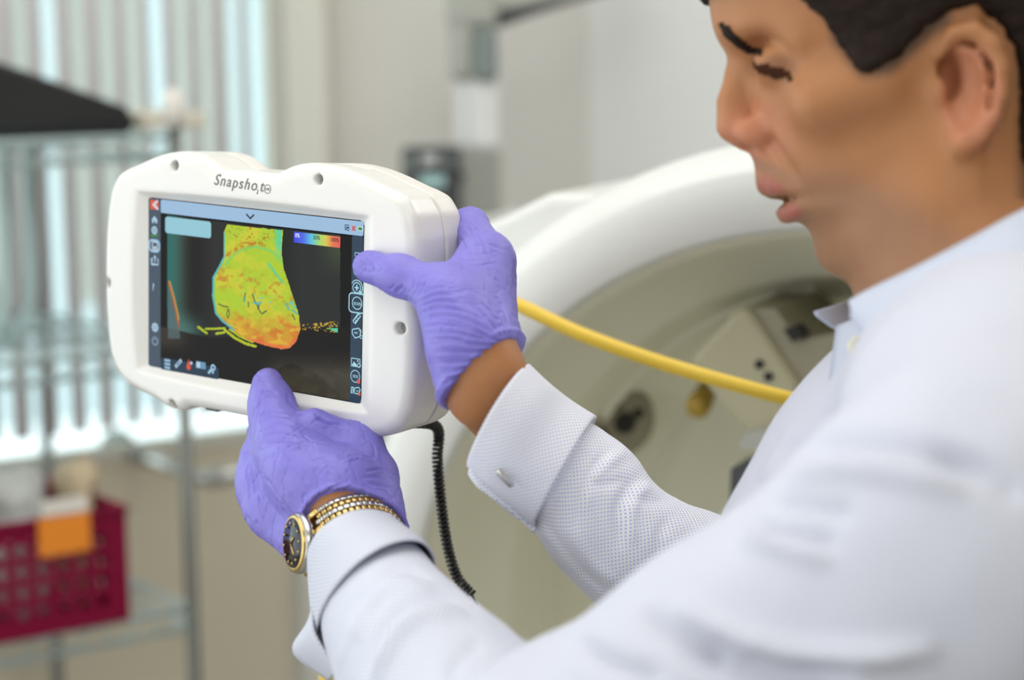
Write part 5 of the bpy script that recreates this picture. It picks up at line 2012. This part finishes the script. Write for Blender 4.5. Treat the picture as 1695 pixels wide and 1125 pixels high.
V, Q, UV = loft(far, 12, 160, ST, (0.0035, 0.03))
o = cam_mesh('sleeve', V, Q, M['pattern'], shirt, uvs=UV); solid(o, 0.0006)
cuf = [(P(874, 603, 1.130), P(779, 772, 1.125), P(806, 690, 1.086)),
       (P(910, 636, 1.142), P(806, 812, 1.13), P(845, 722, 1.090)),
       (P(945, 664, 1.162), P(840, 845, 1.137), P(884, 753, 1.098)),
       (P(986, 690, 1.17), P(884, 872, 1.145), P(925, 785, 1.104))]
V, Q, UV = loft(cuf, 8, 128, [(((800, 720), (840, 760), (880, 800)), 0.5, 20)], (0.0012, 0.04))
o = cam_mesh('cuff', V, Q, M['pattern'], shirt, uvs=UV); solid(o, 0.0012)


def strip(A, B, n=24, across=6, bulge=None):
    A = np.array(catmull(A, n // (len(A) - 1))); B = np.array(catmull(B, n // (len(B) - 1)))
    n = min(len(A), len(B)); A, B = A[:n], B[:n]
    Vv, UV_ = [], []
    L = 0
    for i in range(n):
        if i: L += np.linalg.norm(A[i] - A[i - 1])
        for j in range(across + 1):
            t = j / across
            p = A[i] * (1 - t) + B[i] * t
            if bulge is not None: p = p + np.asarray(bulge) * math.sin(math.pi * t)
            Vv.append(p); UV_.append((np.linalg.norm(B[i] - A[i]) * t, L))
    i, j = np.meshgrid(np.arange(n - 1), np.arange(across), indexing='ij')
    k = across + 1
    Qq = np.stack([i * k + j, (i + 1) * k + j, (i + 1) * k + j + 1, i * k + j + 1], -1).reshape(-1, 4)
    return np.array(Vv), Qq, np.array(UV_)


V, Q, UV = strip([P(786, 742, 1.110), P(812, 778, 1.112), P(850, 822, 1.118), P(884, 862, 1.128)], [P(774, 784, 1.106), P(793, 808, 1.104), P(836, 838, 1.110), P(886, 884, 1.13)])
o = cam_mesh('cuff_flap', V, Q, M['pattern'], shirt, uvs=UV); solid(o, 0.0012)
m = MB()
a_, b_ = W(822, 778, 1.090), W(848, 804, 1.093)
m.tube([a_, a_.lerp(b_, 0.05), a_.lerp(b_, 0.95), b_], [0.0012, 0.0017, 0.0017, 0.0012], 14)
m.tube([a_.lerp(b_, 0.5), W(841, 786, 1.112)], 0.0014, 10)
m.build('cufflink', M['steel'], shirt, True)

# near sleeve (left arm)
near = [(P(690, 915, 1.138), P(522, 985, 1.123), P(600, 880, 1.092)),
        (P(712, 945, 1.12), P(532, 1040, 1.105), P(628, 920, 1.07)),
        (P(740, 975, 1.10), P(545, 1085, 1.085), P(640, 950, 1.045)),
        (P(782, 1012, 1.07), P(560, 1150, 1.055), P(665, 1000, 1.005)),
        (P(838, 1052, 1.04), P(590, 1230, 1.025), P(712, 1075, 0.965)),
        (P(930, 1120, 1.00), P(650, 1340, 0.985), P(790, 1180, 0.92)),
        (P(1060, 1190, 0.97), P(780, 1470, 0.95), P(920, 1290, 0.885)),
        (P(1150, 1250, 0.96), P(900, 1520, 0.94), P(1030, 1350, 0.88))]
ST = [(((575, 1030), (610, 972), (660, 940), (715, 960)), -3.5, 9), (((600, 1125), (625, 1050), (672, 1000), (740, 985), (800, 1020)), -5.0, 9), (((622, 1125), (650, 1062), (695, 1020), (770, 1012)), 5.0, 11),
      (((590, 1060), (612, 1005), (655, 970), (720, 972)), 3.5, 9), (((800, 1060), (760, 1090), (740, 1125)), -3.0, 10), (((560, 1100), (580, 1060), (590, 1030)), 2.0, 8)]
V, Q, UV = loft(near, 12, 160, ST, (0.004, 0.04))
o = cam_mesh('sleeve', V, Q, M['pattern_near_dim'], shirt, uvs=UV); solid(o, 0.0006)
cufn = [(P(668, 884, 1.150), P(513, 936, 1.135), P(575, 850, 1.100)),
        (P(684, 902, 1.142), P(513, 968, 1.130), P(590, 866, 1.090)),
        (P(702, 924, 1.132), P(516, 1005, 1.120), P(612, 884, 1.078)),
        (P(719, 950, 1.122), P(524, 1045, 1.108), P(634, 905, 1.064))]
V, Q, UV = loft(cufn, 8, 128, (), (0.0012, 0.04))
o = cam_mesh('cuff', V, Q, M['pattern_near_dim'], shirt, uvs=UV); solid(o, 0.0014)
V, Q, UV = strip([P(517, 1005, 1.11), P(522, 1050, 1.10), P(560, 1110, 1.09)], [P(512, 1030, 1.12), P(486, 1078, 1.125), P(545, 1126, 1.12)])
o = cam_mesh('cuff_flap', V, Q, M['pattern_near_dim'], shirt, uvs=UV); solid(o, 0.0014)

# collar: fold line, then the leaf hanging from it
foldA = [P(1352, 518, 1.055), P(1392, 498, 1.035), P(1445, 478, 1.015), P(1560, 420, 0.99), P(1700, 345, 0.985), P(1800, 300, 1.0)]
# near leaf
A_ = [P(1406, 500, 1.010), P(1436, 482, 1.000), P(1520, 441, 0.978), P(1610, 394, 0.964), P(1700, 346, 0.962), P(1810, 300, 0.985), P(1872, 288, 1.05), P(1850, 304, 1.115), P(1740, 348, 1.148), P(1620, 405, 1.15)]
B_ = [P(1410, 524, 1.008), P(1446, 568, 0.985), P(1496, 616, 0.958), P(1580, 612, 0.928), P(1660, 568, 0.908), P(1830, 470, 0.92), P(1930, 440, 1.02), P(1905, 440, 1.125), P(1770, 480, 1.175), P(1620, 520, 1.175)]
V, Q, UV = strip(A_, B_, 72, 12, (0, 0, -0.004))
o = cam_mesh('collar', V, Q, M['collar'], shirt, uvs=UV); solid(o, 0.0022)
# inner stand of the near side
V, Q, UV = strip([P(1452, 484, 1.020), P(1530, 446, 1.002), P(1620, 400, 0.992), P(1800, 312, 1.01)], [P(1475, 560, 1.02), P(1560, 540, 1.0), P(1640, 520, 0.99), P(1820, 430, 1.01)], 30, 6)
o = cam_mesh('collar_stand', V, Q, M['collar'], shirt, uvs=UV); solid(o, 0.0018)
# far leaf, its tip pointing at the camera's left
V, Q, UV = strip([P(1349, 516, 1.07), P(1395, 500, 1.085), P(1445, 480, 1.10), P(1520, 450, 1.13)], [P(1352, 524, 1.072), P(1390, 548, 1.08), P(1440, 570, 1.085), P(1520, 560, 1.12)], 24, 8)
o = cam_mesh('collar', V, Q, M['collar'], shirt, uvs=UV); solid(o, 0.0022)
# front band with the open top button
V, Q, UV = strip([P(1386, 540, 1.068), P(1378, 600, 1.060), P(1370, 650, 1.058), P(1352, 705, 1.085)], [P(1470, 505, 1.03), P(1470, 580, 1.018), P(1450, 650, 1.015), P(1420, 722, 1.06)], 24, 8, (0, 0, -0.004))
o = cam_mesh('placket', V, Q, M['collar'], shirt, uvs=UV); solid(o, 0.0018)
m = MB(); m.lathe([(0.0052, -0.001), (0.0056, 0.0004), (0.0052, 0.0014), (0.0036, 0.0009)], W(1421, 573, 1.032), (W(1421, 573, 1.0) - W(1421, 573, 1.032)), 24)
m.build('button', M['button'], shirt, True)

# ---- wristwatch on the left wrist
wc = P(585, 899, 1.154)
u_ = P(513, 932, 1.152) - wc; v_ = P(586, 824, 1.130) - wc
u_ /= np.linalg.norm(u_); v_ -= u_ * u_.dot(v_); v_ /= np.linalg.norm(v_)
ax_ = np.cross(u_, v_)
if ax_.dot(armL) < 0: ax_ = -ax_
watch = empty('wristwatch', C2W(wc)[0], None, None)
watch.parent = person
watch.location = Vector(C2W(wc)[0]) - person.location
del_keys = []
Rx, Ry = 0.0290, 0.0295


def wr(a, off=0.0, r=0.0):
    """camera-frame point round the wrist"""
    a = math.radians(a)
    return wc + u_ * math.cos(a) * (Rx + r) + v_ * math.sin(a) * (Ry + r) + ax_ * off


def wfr(a):
    a_r = math.radians(a)
    nrm_ = u_ * math.cos(a_r) / Rx + v_ * math.sin(a_r) / Ry; nrm_ /= np.linalg.norm(nrm_)
    tan_ = np.cross(nrm_, ax_)
    return nrm_, tan_


def cam_box(mb, c, su, sn, sa, nrm_, tan_, bev):
    Rw = Matrix([list(RC @ (x * np.array([1, -1, -1]))) for x in (tan_, nrm_, ax_)]).transposed()
    mb.box(Vector(C2W(c)[0]), (su, sn, sa), Rw, bev)


CA = 34.0          # the watch head sits at the left of the wrist
ms, mg = MB(), MB()
for i in range(42):
    a = CA + 32 + i * (296 / 42)
    nrm_, tan_ = wfr(a)
    for j, off in enumerate((-0.0068, -0.0034, 0, 0.0034, 0.0068)):
        aa_ = a + (3.5 if j % 2 else 0)
        n2_, t2_ = wfr(aa_)
        cam_box(mg if j in (1, 3) else ms, wr(aa_, off - 0.001, 0.0006), 0.0036 if j % 2 == 0 else 0.0030, 0.0020, 0.0030, n2_, t2_, 0.0007)
ms.build('bracelet', M['steel'], watch, True)
mg.build('bracelet_links', M['gold'], watch, True)
nrm_, tan_ = wfr(CA)
n_w = Vector(RC @ (nrm_ * np.array([1, -1, -1])))
hc = Vector(C2W(wr(CA, -0.001, 0.003))[0])
m = MB(); m.lathe([(0.0155, -0.0035), (0.0172, -0.001), (0.0172, 0.0015), (0.0158, 0.003)], hc, n_w, 40); m.build('case', M['steel'], watch, True)
m = MB(); m.lathe([(0.0158, 0.0025), (0.0162, 0.0036), (0.0146, 0.0045), (0.0138, 0.0042)], hc, n_w, 40); m.build('bezel', M['gold'], watch, True)
m = MB(); m.lathe([(0.0140, 0.0035), (0.0138, 0.0046), (0.0002, 0.0050)], hc, n_w, 40); m.build('dial', M['dial'], watch, True)
m = MB()
ta = n_w.orthogonal().normalized(); tb = n_w.cross(ta)
for k in range(12):
    a = math.radians(30 * k)
    p = hc + n_w * 0.0051 + (ta * math.cos(a) + tb * math.sin(a)) * 0.0112
    m.lathe([(0.0007, -0.0004), (0.0007, 0.0004)], p, n_w, 10)
m.tube([hc + n_w * 0.0055, hc + n_w * 0.0055 + ta * 0.008], 0.0004, 6)
m.tube([hc + n_w * 0.0055, hc + n_w * 0.0055 + tb * 0.0055], 0.0005, 6)
m.build('markers', M['gold'], watch, True)
m = MB()
for sg in (-1, 1):
    for o2 in (-0.006, 0.006):
        cam_box(m, wr(CA + sg * 30, o2 - 0.001, 0.001), 0.008, 0.004, 0.004, *wfr(CA + sg * 30), 0.001)
m.build('lugs', M['gold'], watch, True)

# ---- trousers and shoes down to the floor (below the picture)
hip = Vector(C2W(P(1620, 1350, 1.02))[0])
fl = person.location
FT = Field((-0.30, -0.25, 0.0), (0.30, 0.25, 1.02), 0.010)
FT.ell((0, 0, 0.95), (0.17, 0.115, 0.10), k=0.04)
for s_ in (-1, 1):
    FT.chain([(0.085 * s_, 0, 0.90), (0.10 * s_, 0.01, 0.50), (0.11 * s_, 0, 0.06)], [0.088, 0.066, 0.055], k=0.03)
V, Q = FT.mesh()
Vw = V + np.array([fl.x + 0.03, fl.y, 0])
mesh_obj('trousers', Vw, Q[:, ::1], M['trousers'], person)
for s_ in (-1, 1):
    FT = Field((-0.10, -0.20, -0.01), (0.10, 0.14, 0.14), 0.006)
    FT.ell((0, -0.05, 0.03), (0.045, 0.13, 0.035), k=0.02)
    FT.cap((0, 0.03, 0.05), (0, 0.03, 0.09), 0.042, 0.04, k=0.02)
    FT.func(lambda X, Y, Z: Z - 0.0 + 0 * X * Y, mode='sub', k=0.003) if False else None
    V, Q = FT.mesh()
    V[:, 2] = np.maximum(V[:, 2], 0.0)
    mesh_obj('shoe', V + np.array([fl.x + 0.03 + 0.11 * s_, fl.y, 0]), Q, M['shoe'], person)
